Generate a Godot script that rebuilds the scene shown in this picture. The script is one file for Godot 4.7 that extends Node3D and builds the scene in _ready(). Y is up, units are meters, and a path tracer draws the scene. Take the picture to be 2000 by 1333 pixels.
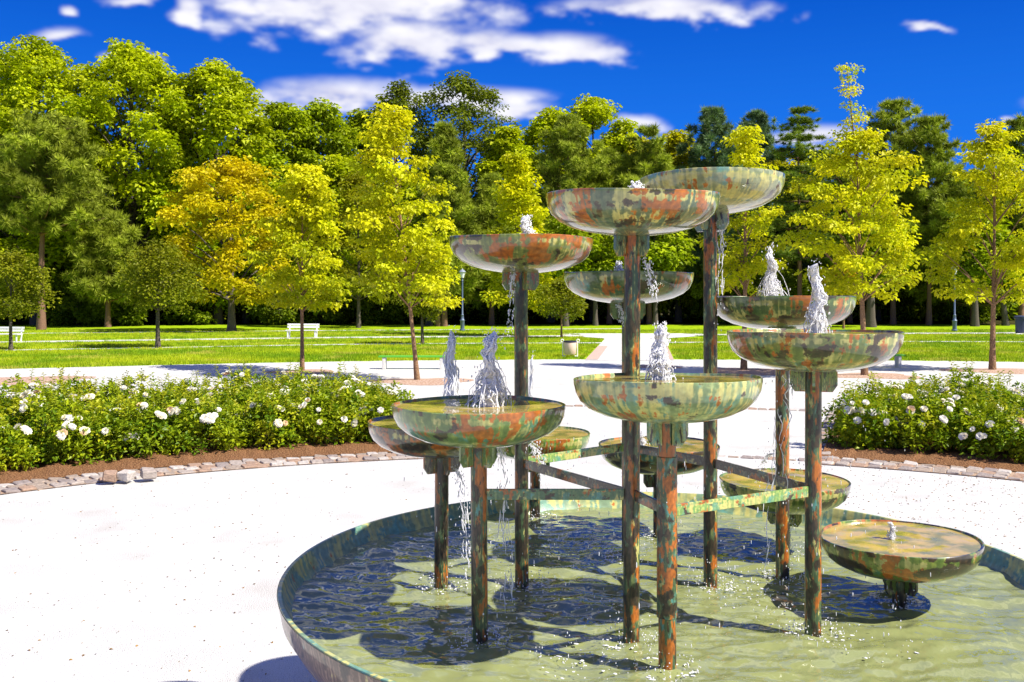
extends Node3D
# A park plaza with a tiered copper bowl fountain, rose beds, lawns and a belt of trees. Units are metres, y up, the camera looks along -z.

const EYE := 2.5
const FOUNTAIN := Vector3(0.76, 0.0, -4.86)
const RIM := 1.15
const POOL := 1.05
const BOWL := 0.362
var used := {}


class Buf:
	var v := PackedVector3Array()
	var n := PackedVector3Array()
	var uv := PackedVector2Array()
	var col := PackedColorArray()
	var idx := PackedInt32Array()
	var tint := Color.WHITE

	func vert(p: Vector3, m: Vector3, t := Vector2.ZERO) -> void:
		v.append(p)
		n.append(m)
		uv.append(t)
		col.append(tint)

	func tri(a: Vector3, b: Vector3, c: Vector3) -> void:
		var m := (c - a).cross(b - a).normalized()
		var k := v.size()
		vert(a, m, Vector2(0, 0))
		vert(b, m, Vector2(1, 0))
		vert(c, m, Vector2(0.5, 1))
		idx.append_array(PackedInt32Array([k, k + 1, k + 2]))

	func quad(a: Vector3, b: Vector3, c: Vector3, d: Vector3, t := Rect2(0, 0, 1, 1)) -> void:
		var m := (c - a).cross(b - a).normalized()
		var k := v.size()
		vert(a, m, t.position)
		vert(b, m, Vector2(t.end.x, t.position.y))
		vert(c, m, t.end)
		vert(d, m, Vector2(t.position.x, t.end.y))
		idx.append_array(PackedInt32Array([k, k + 1, k + 2, k, k + 2, k + 3]))

	# profile: (radius, height) pairs; walked upwards the normal points outwards
	func lathe(profile: Array, segs: int, at := Vector3.ZERO, turns := 1.0, vlen := 1.0) -> void:
		var cnt := profile.size()
		var nor := []
		var total := 0.0
		for j in cnt - 1:
			var d: Vector2 = profile[j + 1] - profile[j]
			total += d.length()
			nor.append(Vector2(d.y, -d.x).normalized())
		var run := 0.0
		for j in cnt - 1:
			var p0: Vector2 = profile[j]
			var p1: Vector2 = profile[j + 1]
			var n0: Vector2 = nor[j]
			var n1: Vector2 = nor[j]
			if j > 0 and nor[j].dot(nor[j - 1]) > 0.75:
				n0 = (nor[j] + nor[j - 1]).normalized()
			if j < cnt - 2 and nor[j].dot(nor[j + 1]) > 0.75:
				n1 = (nor[j] + nor[j + 1]).normalized()
			var k := v.size()
			var v0 := run / total * vlen
			run += (p1 - p0).length()
			var v1 := run / total * vlen
			for i in segs + 1:
				var a := TAU * i / segs
				var c := cos(a)
				var s := sin(a)
				vert(at + Vector3(p0.x * c, p0.y, p0.x * s), Vector3(n0.x * c, n0.y, n0.x * s), Vector2(turns * i / segs, v0))
				vert(at + Vector3(p1.x * c, p1.y, p1.x * s), Vector3(n1.x * c, n1.y, n1.x * s), Vector2(turns * i / segs, v1))
			for i in segs:
				var q := k + i * 2
				idx.append_array(PackedInt32Array([q, q + 2, q + 3, q, q + 3, q + 1]))

	func tube(path: Array, radii: Array, segs: int, rough := 0.0, rng: RandomNumberGenerator = null) -> void:
		var side := Vector3.RIGHT
		var k := v.size()
		var run := 0.0
		for j in path.size():
			var t: Vector3 = (path[mini(j + 1, path.size() - 1)] - path[maxi(j - 1, 0)]).normalized()
			side = (side - t * side.dot(t))
			if side.length() < 0.01:
				side = Vector3.FORWARD - t * Vector3.FORWARD.dot(t)
			side = side.normalized()
			var up := side.cross(t)
			if j > 0:
				run += (path[j] - path[j - 1]).length()
			var first := 1.0
			for i in segs + 1:
				var a := TAU * i / segs
				var w := 1.0
				if rng != null:
					w = 1.0 + rough * rng.randf_range(-1, 1)
					if i == 0:
						first = w
					elif i == segs:
						w = first
				var m := side * cos(a) + up * sin(a)
				vert(path[j] + m * radii[j] * w, m, Vector2(float(i) / segs, run))
		for j in path.size() - 1:
			for i in segs:
				var q := k + j * (segs + 1) + i
				idx.append_array(PackedInt32Array([q, q + 1, q + segs + 2, q, q + segs + 2, q + segs + 1]))

	# a box with bevelled edges: 24 vertices, 44 triangles
	func block(at: Vector3, size: Vector3, bevel := 0.005, basis := Basis(), jitter := 0.0, rng: RandomNumberGenerator = null) -> void:
		var h := size / 2.0
		var k := v.size()
		for c in 8:
			var s := Vector3(1 if c & 1 else -1, 1 if c & 2 else -1, 1 if c & 4 else -1)
			var corner := Vector3(h.x * s.x, h.y * s.y, h.z * s.z)
			if rng != null:
				corner += Vector3(rng.randf_range(-1, 1), rng.randf_range(-1, 1), rng.randf_range(-1, 1)) * jitter
			var q := corner - s * bevel
			for ax in 3:
				var p := q
				p[ax] = corner[ax]
				var m := Vector3.ZERO
				m[ax] = s[ax]
				var o := [Vector2(p.z, p.y), Vector2(p.x, p.z), Vector2(p.x, p.y)]
				vert(at + basis * p, basis * m, o[ax])
		var f := func(a: int, b: int, c: int, out: Vector3) -> void:
			var m := (v[c] - v[a]).cross(v[b] - v[a])
			if m.dot(out) < 0:
				idx.append_array(PackedInt32Array([a, c, b]))
			else:
				idx.append_array(PackedInt32Array([a, b, c]))
		for ax in 3:
			var b1 := (ax + 1) % 3
			var b2 := (ax + 2) % 3
			for s in 2:
				var ids := []
				for e in [[0, 0], [1, 0], [1, 1], [0, 1]]:
					var c: int = (s << ax) | (e[0] << b1) | (e[1] << b2)
					ids.append(k + c * 3 + ax)
				var out := n[ids[0]]
				f.call(ids[0], ids[1], ids[2], out)
				f.call(ids[0], ids[2], ids[3], out)
			for e in [[0, 0], [1, 0], [1, 1], [0, 1]]:
				var c0: int = (e[0] << b1) | (e[1] << b2)
				var c1: int = c0 | (1 << ax)
				var p0 := k + c0 * 3 + b1
				var p1 := k + c0 * 3 + b2
				var p2 := k + c1 * 3 + b2
				var p3 := k + c1 * 3 + b1
				var out := n[p0] + n[p1]
				f.call(p0, p1, p2, out)
				f.call(p0, p2, p3, out)
		for c in 8:
			f.call(k + c * 3, k + c * 3 + 1, k + c * 3 + 2, n[k + c * 3] + n[k + c * 3 + 1] + n[k + c * 3 + 2])

	func ball(at: Vector3, r: Vector3, rings := 4, segs := 6) -> void:
		var k := v.size()
		for j in rings + 1:
			var b := PI * j / rings - PI / 2
			for i in segs + 1:
				var a := TAU * i / segs
				var m := Vector3(cos(b) * cos(a), sin(b), cos(b) * sin(a))
				vert(at + m * r, (m / r).normalized(), Vector2(float(i) / segs, float(j) / rings))
		for j in rings:
			for i in segs:
				var q := k + j * (segs + 1) + i
				idx.append_array(PackedInt32Array([q, q + 1, q + segs + 2, q, q + segs + 2, q + segs + 1]))

	func leaf(base: Vector3, dir: Vector3, nor: Vector3, length: float, width: float, fold := 0.25) -> void:
		var s := dir.cross(nor).normalized() * width * 0.5
		var up := s.cross(dir).normalized()
		var mid := base + dir * length * 0.45
		var tip := base + dir * length - up * length * 0.18
		tri(base, mid + s + up * width * fold, tip)
		tri(base, tip, mid - s + up * width * fold)

	func done(smooth_normals := true) -> ArrayMesh:
		var a := []
		a.resize(Mesh.ARRAY_MAX)
		a[Mesh.ARRAY_VERTEX] = v
		if smooth_normals:
			a[Mesh.ARRAY_NORMAL] = n
		a[Mesh.ARRAY_TEX_UV] = uv
		a[Mesh.ARRAY_COLOR] = col
		a[Mesh.ARRAY_INDEX] = idx
		var m := ArrayMesh.new()
		m.add_surface_from_arrays(Mesh.PRIMITIVE_TRIANGLES, a)
		return m


# ---------------------------------------------------------------- naming
func numbered(called: String) -> String:
	if not used.has(called):
		used[called] = 0
		return called
	used[called] += 1
	return "%s_%03d" % [called, used[called]]


func tag(o: Node3D, label: String, category: String, group := "") -> Node3D:
	o.set_meta("label", label)
	o.set_meta("category", category)
	if group:
		o.set_meta("group", group)
	return o


func thing(called: String, label: String, category: String, at := Vector3.ZERO, turn := 0.0, group := "") -> Node3D:
	var o := Node3D.new()
	o.name = numbered(called)
	add_child(o)
	o.position = at
	o.rotation.y = turn
	return tag(o, label, category, group)


func part(called: String, mesh: Mesh, mat: Material, parent: Node3D, at := Transform3D()) -> MeshInstance3D:
	var o := MeshInstance3D.new()
	o.name = called
	o.mesh = mesh
	o.material_override = mat
	o.transform = at
	parent.add_child(o, true)
	return o


func struct(called: String, mesh: Mesh, mat: Material, at := Vector3.ZERO) -> MeshInstance3D:
	var o := MeshInstance3D.new()
	o.name = numbered(called)
	o.mesh = mesh
	o.material_override = mat
	o.position = at
	add_child(o)
	o.set_meta("kind", "structure")
	return o


func many(called: String, mesh: Mesh, mat: Material, places: Array, tints: Array, parent: Node3D) -> MultiMeshInstance3D:
	var mm := MultiMesh.new()
	mm.transform_format = MultiMesh.TRANSFORM_3D
	mm.use_colors = true
	mm.mesh = mesh
	mm.instance_count = places.size()
	for i in places.size():
		mm.set_instance_transform(i, places[i])
		mm.set_instance_color(i, tints[i])
	var o := MultiMeshInstance3D.new()
	o.name = called if parent != self else numbered(called)
	o.multimesh = mm
	o.material_override = mat
	parent.add_child(o, true)
	o.set_meta("kind", "stuff")
	return o


func rnd(s: int) -> RandomNumberGenerator:
	var r := RandomNumberGenerator.new()
	r.seed = s
	return r


# ---------------------------------------------------------------- materials
func lin(r: float, g: float, b: float, a := 1.0) -> Color:
	var c := Color(r, g, b).linear_to_srgb()
	c.a = a
	return c


func plain(c: Color, rough := 0.8, spec := 0.5, metal := 0.0) -> StandardMaterial3D:
	var m := StandardMaterial3D.new()
	m.albedo_color = c
	m.roughness = rough
	m.metallic_specular = spec
	m.metallic = metal
	return m


func noise(s: int, freq: float, oct := 4, kind := FastNoiseLite.TYPE_SIMPLEX_SMOOTH, warp := 0.0) -> FastNoiseLite:
	var f := FastNoiseLite.new()
	f.seed = s
	f.noise_type = kind
	f.frequency = freq
	f.fractal_type = FastNoiseLite.FRACTAL_FBM
	f.fractal_octaves = oct
	if warp > 0.0:
		f.domain_warp_enabled = true
		f.domain_warp_amplitude = warp
		f.domain_warp_frequency = freq * 1.6
	return f


func gray(s: int, w: int, h: int, freq: float, oct := 4, kind := FastNoiseLite.TYPE_SIMPLEX_SMOOTH, warp := 0.0) -> PackedByteArray:
	var im := noise(s, freq, oct, kind, warp).get_seamless_image(w, h, false, false, 0.15, true)
	im.convert(Image.FORMAT_L8)
	return im.get_data()


func ramp_texture(s: int, freq: float, oct: int, stops: Array, cols: Array, size := 512, warp := 0.0) -> ImageTexture:
	var d := gray(s, size, size, freq, oct, FastNoiseLite.TYPE_SIMPLEX_SMOOTH, warp)
	var g := Gradient.new()
	g.offsets = PackedFloat32Array(stops)
	g.colors = PackedColorArray(cols)
	var table := []
	for i in 256:
		var c := g.sample(i / 255.0).linear_to_srgb()
		table.append([c.r8, c.g8, c.b8])
	var out := PackedByteArray()
	out.resize(size * size * 3)
	for i in d.size():
		var c: Array = table[d[i]]
		out[i * 3] = c[0]
		out[i * 3 + 1] = c[1]
		out[i * 3 + 2] = c[2]
	return ImageTexture.create_from_image(Image.create_from_data(size, size, false, Image.FORMAT_RGB8, out))


func height_texture(s: int, freq: float, oct := 4, size := 512, kind := FastNoiseLite.TYPE_SIMPLEX_SMOOTH) -> ImageTexture:
	var d := gray(s, size, size, freq, oct, kind)
	return ImageTexture.create_from_image(Image.create_from_data(size, size, false, Image.FORMAT_L8, d))


func surface(tex: Texture2D, metres: float, rough := 0.9, bump: Texture2D = null, depth := 0.5, spec := 0.3) -> StandardMaterial3D:
	var m := StandardMaterial3D.new()
	m.albedo_texture = tex
	m.roughness = rough
	m.metallic_specular = spec
	m.uv1_triplanar = true
	m.uv1_world_triplanar = true
	m.uv1_scale = Vector3.ONE / metres
	if bump:
		m.heightmap_enabled = true
		m.heightmap_texture = bump
		m.heightmap_scale = depth
	return m


func leafy(rough := 0.55, through := 0.5) -> StandardMaterial3D:
	var m := StandardMaterial3D.new()
	m.vertex_color_use_as_albedo = true
	m.roughness = rough
	m.metallic_specular = 0.3
	m.backlight_enabled = true
	m.backlight = lin(through * 0.95, through, through * 0.35)
	return m


# old paint flaking off copper: verdigris, primer, dark metal and pale lime, with the share of each
func patina(s: int, w: int, h: int, p: Dictionary, upright := false) -> Array:
	var fx: float = 1.0 if not upright else 1.5
	var n1 := gray(s, w, h, 0.018 * fx, 6, FastNoiseLite.TYPE_SIMPLEX_SMOOTH, 16.0)
	var n2 := gray(s + 1, w, h, 0.018 * fx, 6, FastNoiseLite.TYPE_SIMPLEX_SMOOTH, 18.0)
	var n3 := gray(s + 2, w, h, 0.09, 4)
	var n4 := gray(s + 3, w, h, 0.016 * fx, 4, FastNoiseLite.TYPE_SIMPLEX_SMOOTH, 12.0)
	var n5 := gray(s + 4, w, h, 0.016 * fx, 6, FastNoiseLite.TYPE_SIMPLEX_SMOOTH, 12.0)
	var zone := gray(s + 6, w, h, 0.006 * fx, 2)
	var sh := maxi(8, h / 16)
	var st := gray(s + 5, w, sh, 0.09, 4)
	var out := PackedByteArray()
	out.resize(w * h * 3)
	var hi := PackedByteArray()
	hi.resize(w * h)
	var g0: Color = p.get("green", Color(0.10, 0.16, 0.05))
	var g1: Color = p.get("green2", Color(0.22, 0.27, 0.08))
	var orange := Color(0.42, 0.125, 0.014)
	var orange2 := Color(0.15, 0.05, 0.014)
	var dark: Color = p.get("dark_color", Color(0.020, 0.018, 0.012))
	var dark2 := Color(0.075, 0.045, 0.022)
	var cream := Color(0.52, 0.48, 0.15)
	var teal := Color(0.08, 0.30, 0.27)
	var to: float = p.get("orange", 0.6)
	var td: float = p.get("dark", 0.62)
	var tc: float = p.get("cream", 0.68)
	var tt: float = p.get("teal", 0.7)
	for y in h:
		var row := y * w
		var srow := mini(sh - 1, y * sh / h) * w
		# a bowl keeps its flaked paint on the wall; the wet belly is plainer
		var out_t := float(y) / h / 0.47
		var belly := (1.0 - smoothstep(0.5, 0.74, out_t)) if p.has("bowl") else 0.0
		var lip := smoothstep(0.93, 0.97, out_t) * (1.0 - smoothstep(1.0, 1.03, out_t)) if p.has("bowl") else 0.0
		for x in w:
			var i := row + x
			var c := n3[i] / 255.0
			var rag := (c - 0.5) * 0.24 + (st[srow + x] / 255.0 - 0.5) * 0.22
			var z := zone[i] / 255.0 - 0.5
			var run := st[srow + x] / 255.0 - 0.5
			var a := n1[i] / 255.0 + rag - z * 0.6 - belly * 0.05 - lip * 0.2
			var b := n2[i] / 255.0 + rag + run * 0.30 + z * 0.6 - belly * 0.22 - lip * 0.12
			var e := n4[i] / 255.0
			var f := n5[i] / 255.0 + rag + run * 0.35 + z * 0.3 - belly * 0.1 + lip * 0.2
			var streak := st[srow + x] / 255.0
			var col := g0.lerp(g1, clampf((c - 0.35) * 0.8 + (streak - 0.42) * 2.2, 0.0, 1.0))
			var lift := 150.0
			if e > tt:
				col = col.lerp(teal, clampf((e - tt) * 7.0, 0.0, 0.85) * clampf(streak * 1.5 - 0.1, 0.2, 1.0))
			if f > tc:
				col = col.lerp(cream, clampf((f - tc) * 14.0, 0.0, 1.0) * clampf(streak * 1.8 - 0.2, 0.25, 1.0))
				lift = 172.0
			if b > to:
				col = col.lerp(orange2.lerp(orange, clampf(c * 0.7 + streak * 0.7, 0.0, 1.0)), clampf((b - to) * 16.0 + 0.30, 0.0, 1.0))
				lift = 100.0
			elif b > to - 0.015:
				col = col.lerp(cream, 0.2)
				lift = 185.0
			if a > td:
				col = col.lerp(dark.lerp(dark2, clampf((c - 0.3) * 1.2 + (streak - 0.5), 0.0, 1.0)), clampf((a - td) * 14.0 + 0.35, 0.0, 1.0))
				lift = 65.0
			elif a > td - 0.012:
				col = col * 0.55
			var k := 0.74 + 0.52 * c
			var q := Color(col.r * k, col.g * k, col.b * k).linear_to_srgb()
			out[i * 3] = q.r8
			out[i * 3 + 1] = q.g8
			out[i * 3 + 2] = q.b8
			hi[i] = int(clampf(lift + (c - 0.5) * 60.0 + (streak - 0.5) * 30.0, 0.0, 255.0))
	return [ImageTexture.create_from_image(Image.create_from_data(w, h, false, Image.FORMAT_RGB8, out)), ImageTexture.create_from_image(Image.create_from_data(w, h, false, Image.FORMAT_L8, hi))]


func painted(s: int, w: int, h: int, p: Dictionary, upright := false, scale := Vector3.ONE) -> StandardMaterial3D:
	var t := patina(s, w, h, p, upright)
	var m := StandardMaterial3D.new()
	m.albedo_texture = t[0]
	m.roughness = p.get("rough", 0.32)
	m.metallic_specular = 0.5
	m.heightmap_enabled = true
	m.heightmap_texture = t[1]
	m.heightmap_scale = 0.12
	m.clearcoat_enabled = true
	m.clearcoat = p.get("coat", 0.6)
	m.clearcoat_roughness = 0.07
	m.uv1_scale = scale
	return m


# ---------------------------------------------------------------- camera, sky, sun
func look_and_light() -> void:
	var cam := Camera3D.new()
	cam.name = "camera"
	cam.projection = Camera3D.PROJECTION_FRUSTUM
	cam.near = 0.1
	cam.far = 2500.0
	cam.size = 0.1 * 1333.0 / 1900.0
	cam.frustum_offset = Vector2(0.0, -0.1 * 86.5 / 1900.0)
	cam.position = Vector3(0, EYE, 0)
	add_child(cam)
	cam.current = true
	var sun := DirectionalLight3D.new()
	sun.name = "sun"
	add_child(sun)
	sun.look_at_from_position(Vector3(7.9, 10, 3.85), Vector3.ZERO)
	sun.light_energy = 1.6
	sun.light_color = Color(1.0, 0.973, 0.925)
	sun.light_angular_distance = 0.5
	sun.shadow_enabled = true
	var env := Environment.new()
	env.background_mode = Environment.BG_SKY
	env.sky = Sky.new()
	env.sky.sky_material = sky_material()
	env.background_energy_multiplier = 1.0
	env.tonemap_mode = Environment.TONE_MAPPER_LINEAR
	env.tonemap_exposure = 1.8
	env.sdfgi_enabled = true
	env.ssao_enabled = true
	env.ssil_enabled = true
	var w := WorldEnvironment.new()
	w.name = "world_environment"
	w.environment = env
	add_child(w)


# fair-weather clouds: each entry is (azimuth, height, half width, half height) in tangents of the angle from the north horizon
const CLOUDS := [
	[-0.158, 0.300, 0.150, 0.046], [-0.105, 0.262, 0.085, 0.030], [-0.225, 0.296, 0.060, 0.018], [-0.030, 0.259, 0.055, 0.018],
	[0.005, 0.256, 0.060, 0.014], [0.062, 0.254, 0.060, 0.018], [0.155, 0.297, 0.110, 0.015], [-0.326, 0.294, 0.020, 0.016],
	[-0.390, 0.303, 0.035, 0.009], [-0.470, 0.269, 0.032, 0.010], [-0.400, 0.247, 0.034, 0.009], [-0.463, 0.296, 0.010, 0.005],
	[-0.185, 0.206, 0.090, 0.020], [-0.040, 0.204, 0.085, 0.014], [0.008, 0.190, 0.045, 0.014], [0.126, 0.180, 0.028, 0.009],
	[0.315, 0.164, 0.062, 0.013], [0.432, 0.277, 0.020, 0.004], [0.508, 0.184, 0.009, 0.003], [-0.300, 0.178, 0.080, 0.020],
	[-0.520, 0.215, 0.050, 0.016], [0.620, 0.200, 0.080, 0.020], [-0.680, 0.280, 0.090, 0.030],
]


func sky_color(d: Vector3, n: FastNoiseLite, n2: FastNoiseLite) -> Color:
	var up := clampf(d.y, 0.0, 1.0)
	var t := 1.0 - smoothstep(0.10, 0.38, up)
	var base := Color(0.0, 0.042, 0.31).lerp(Color(0.008, 0.110, 0.50), t)
	var flat := Vector3(d.x, d.y * 2.4, d.z) * 100.0
	var puff := n.get_noise_3dv(flat)
	var fine := n2.get_noise_3dv(flat)
	# scattered clouds all the way round; cover raised out of view to lighten shadows
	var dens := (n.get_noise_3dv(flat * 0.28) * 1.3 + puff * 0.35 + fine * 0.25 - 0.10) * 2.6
	if d.z < 0.0:
		var u := d.x / -d.z + puff * 0.022
		var q := d.y / -d.z + fine * 0.010
		var own := -1.0
		for c in CLOUDS:
			var dx: float = (u - c[0]) / (c[2] * 1.15)
			var dy: float = (q - c[1]) / (c[3] * 1.15)
			if dy < 0.0:
				dy *= 1.2
			own = maxf(own, 1.0 - sqrt(dx * dx + dy * dy))
		own = own * 1.45 + fine * 0.75 + puff * 0.42 - 0.06
		var near := 1.0 - smoothstep(0.55, 0.85, maxf(absf(u), q * 1.6))
		dens = lerpf(dens, own * 0.85 + 0.10, near)
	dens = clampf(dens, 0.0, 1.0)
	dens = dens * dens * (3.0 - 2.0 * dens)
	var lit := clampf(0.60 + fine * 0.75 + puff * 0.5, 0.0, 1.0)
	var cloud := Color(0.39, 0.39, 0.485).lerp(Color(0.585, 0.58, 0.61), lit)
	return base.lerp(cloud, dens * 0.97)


func sky_material() -> PanoramaSkyMaterial:
	var n := noise(11, 0.075, 4)
	var n2 := noise(12, 0.20, 5)
	var w := 768
	var h := 384
	var im := Image.create(w, h, false, Image.FORMAT_RGB8)
	im.fill(Color(0.30, 0.36, 0.30))
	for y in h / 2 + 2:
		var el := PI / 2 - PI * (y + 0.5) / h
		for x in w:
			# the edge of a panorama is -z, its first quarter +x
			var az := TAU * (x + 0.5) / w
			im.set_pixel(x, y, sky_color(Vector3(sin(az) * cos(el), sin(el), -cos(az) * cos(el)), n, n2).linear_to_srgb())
	var big := 3072
	im.resize(big, big / 2, Image.INTERPOLATE_CUBIC)
	var reach := int(big * 40.0 / 360.0)
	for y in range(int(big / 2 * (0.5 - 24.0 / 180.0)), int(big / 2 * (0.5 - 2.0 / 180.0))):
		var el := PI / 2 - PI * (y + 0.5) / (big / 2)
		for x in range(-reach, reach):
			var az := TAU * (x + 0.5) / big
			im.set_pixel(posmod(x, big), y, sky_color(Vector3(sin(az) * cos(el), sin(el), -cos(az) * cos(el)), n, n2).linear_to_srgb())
	var m := PanoramaSkyMaterial.new()
	m.panorama = ImageTexture.create_from_image(im)
	return m


# ---------------------------------------------------------------- the ground
func curve_at(points: Array, x: float) -> float:
	if x <= points[0].x:
		return points[0].y
	for i in points.size() - 1:
		var a: Vector2 = points[i]
		var b: Vector2 = points[i + 1]
		if x <= b.x:
			var t := (x - a.x) / (b.x - a.x)
			var p: Vector2 = points[maxi(i - 1, 0)]
			var q: Vector2 = points[mini(i + 2, points.size() - 1)]
			var m0 := (b.y - p.y) / maxf(b.x - p.x, 0.01) * (b.x - a.x)
			var m1 := (q.y - a.y) / maxf(q.x - a.x, 0.01) * (b.x - a.x)
			var t2 := t * t
			var t3 := t2 * t
			return (2 * t3 - 3 * t2 + 1) * a.y + (t3 - 2 * t2 + t) * m0 + (-2 * t3 + 3 * t2) * b.y + (t3 - t2) * m1
	return points[-1].y


# distance (metres in front of the eye) at which the lawn begins, by x
const LAWN_EDGE := [Vector2(-60, 20), Vector2(-30, 28.5), Vector2(-17.6, 33.5), Vector2(-7.8, 37.1), Vector2(2, 38.6), Vector2(12, 38.2), Vector2(19.5, 37.1), Vector2(32, 33), Vector2(60, 22)]
const PATH_NEAR := [Vector2(-70, 24), Vector2(-40, 38.5), Vector2(-23.8, 45.2), Vector2(-17.5, 47.5), Vector2(-8, 51), Vector2(4, 52.5), Vector2(21.6, 54), Vector2(32, 53), Vector2(70, 40)]
const PATH_MID := [Vector2(-70, 36), Vector2(-40, 48.5), Vector2(-19.7, 56.3), Vector2(-9.4, 59.6), Vector2(4.9, 62), Vector2(26, 66), Vector2(36, 66), Vector2(70, 58)]
const PATH_FAR := [Vector2(-70, 56), Vector2(-34, 66), Vector2(-22, 69.5), Vector2(-8, 73), Vector2(10, 76)]


func ribbon(points: Array, width: float, x0: float, x1: float, y: float, rng: RandomNumberGenerator, ragged := 0.08) -> ArrayMesh:
	var b := Buf.new()
	var steps := int((x1 - x0) / 0.5)
	for i in steps + 1:
		var x := lerpf(x0, x1, float(i) / steps)
		var z := curve_at(points, x)
		var w0 := width / 2 + rng.randf_range(-ragged, ragged)
		var w1 := width / 2 + rng.randf_range(-ragged, ragged)
		b.vert(Vector3(x, y, -z + w0), Vector3.UP)
		b.vert(Vector3(x, y, -z - w1), Vector3.UP)
	for i in steps:
		b.idx.append_array(PackedInt32Array([i * 2, i * 2 + 1, i * 2 + 3, i * 2, i * 2 + 3, i * 2 + 2]))
	return b.done()


func polar(r: float, deg: float, y := 0.0) -> Vector3:
	var a := deg_to_rad(deg)
	return Vector3(FOUNTAIN.x + r * sin(a), y, FOUNTAIN.z - r * cos(a))


func sector(r0: float, r1: float, a0: float, a1: float, y: float, crown := 0.0, rings := 1, rng: RandomNumberGenerator = null) -> ArrayMesh:
	var b := Buf.new()
	var steps := maxi(6, int(absf(a1 - a0) * 1.5))
	for j in rings + 1:
		var t := float(j) / rings
		for i in steps + 1:
			var h := y + crown * sin(PI * t)
			if rng != null and j > 0 and j < rings:
				h += rng.randf_range(-0.02, 0.025)
			var p := polar(lerpf(r0, r1, t), lerpf(a0, a1, float(i) / steps), h)
			b.vert(p, Vector3.UP, Vector2(p.x, p.z))
	for j in rings:
		for i in steps:
			var q := j * (steps + 1) + i
			b.idx.append_array(PackedInt32Array([q, q + steps + 1, q + steps + 2, q, q + steps + 2, q + 1]))
	return b.done(rings == 1)


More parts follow.
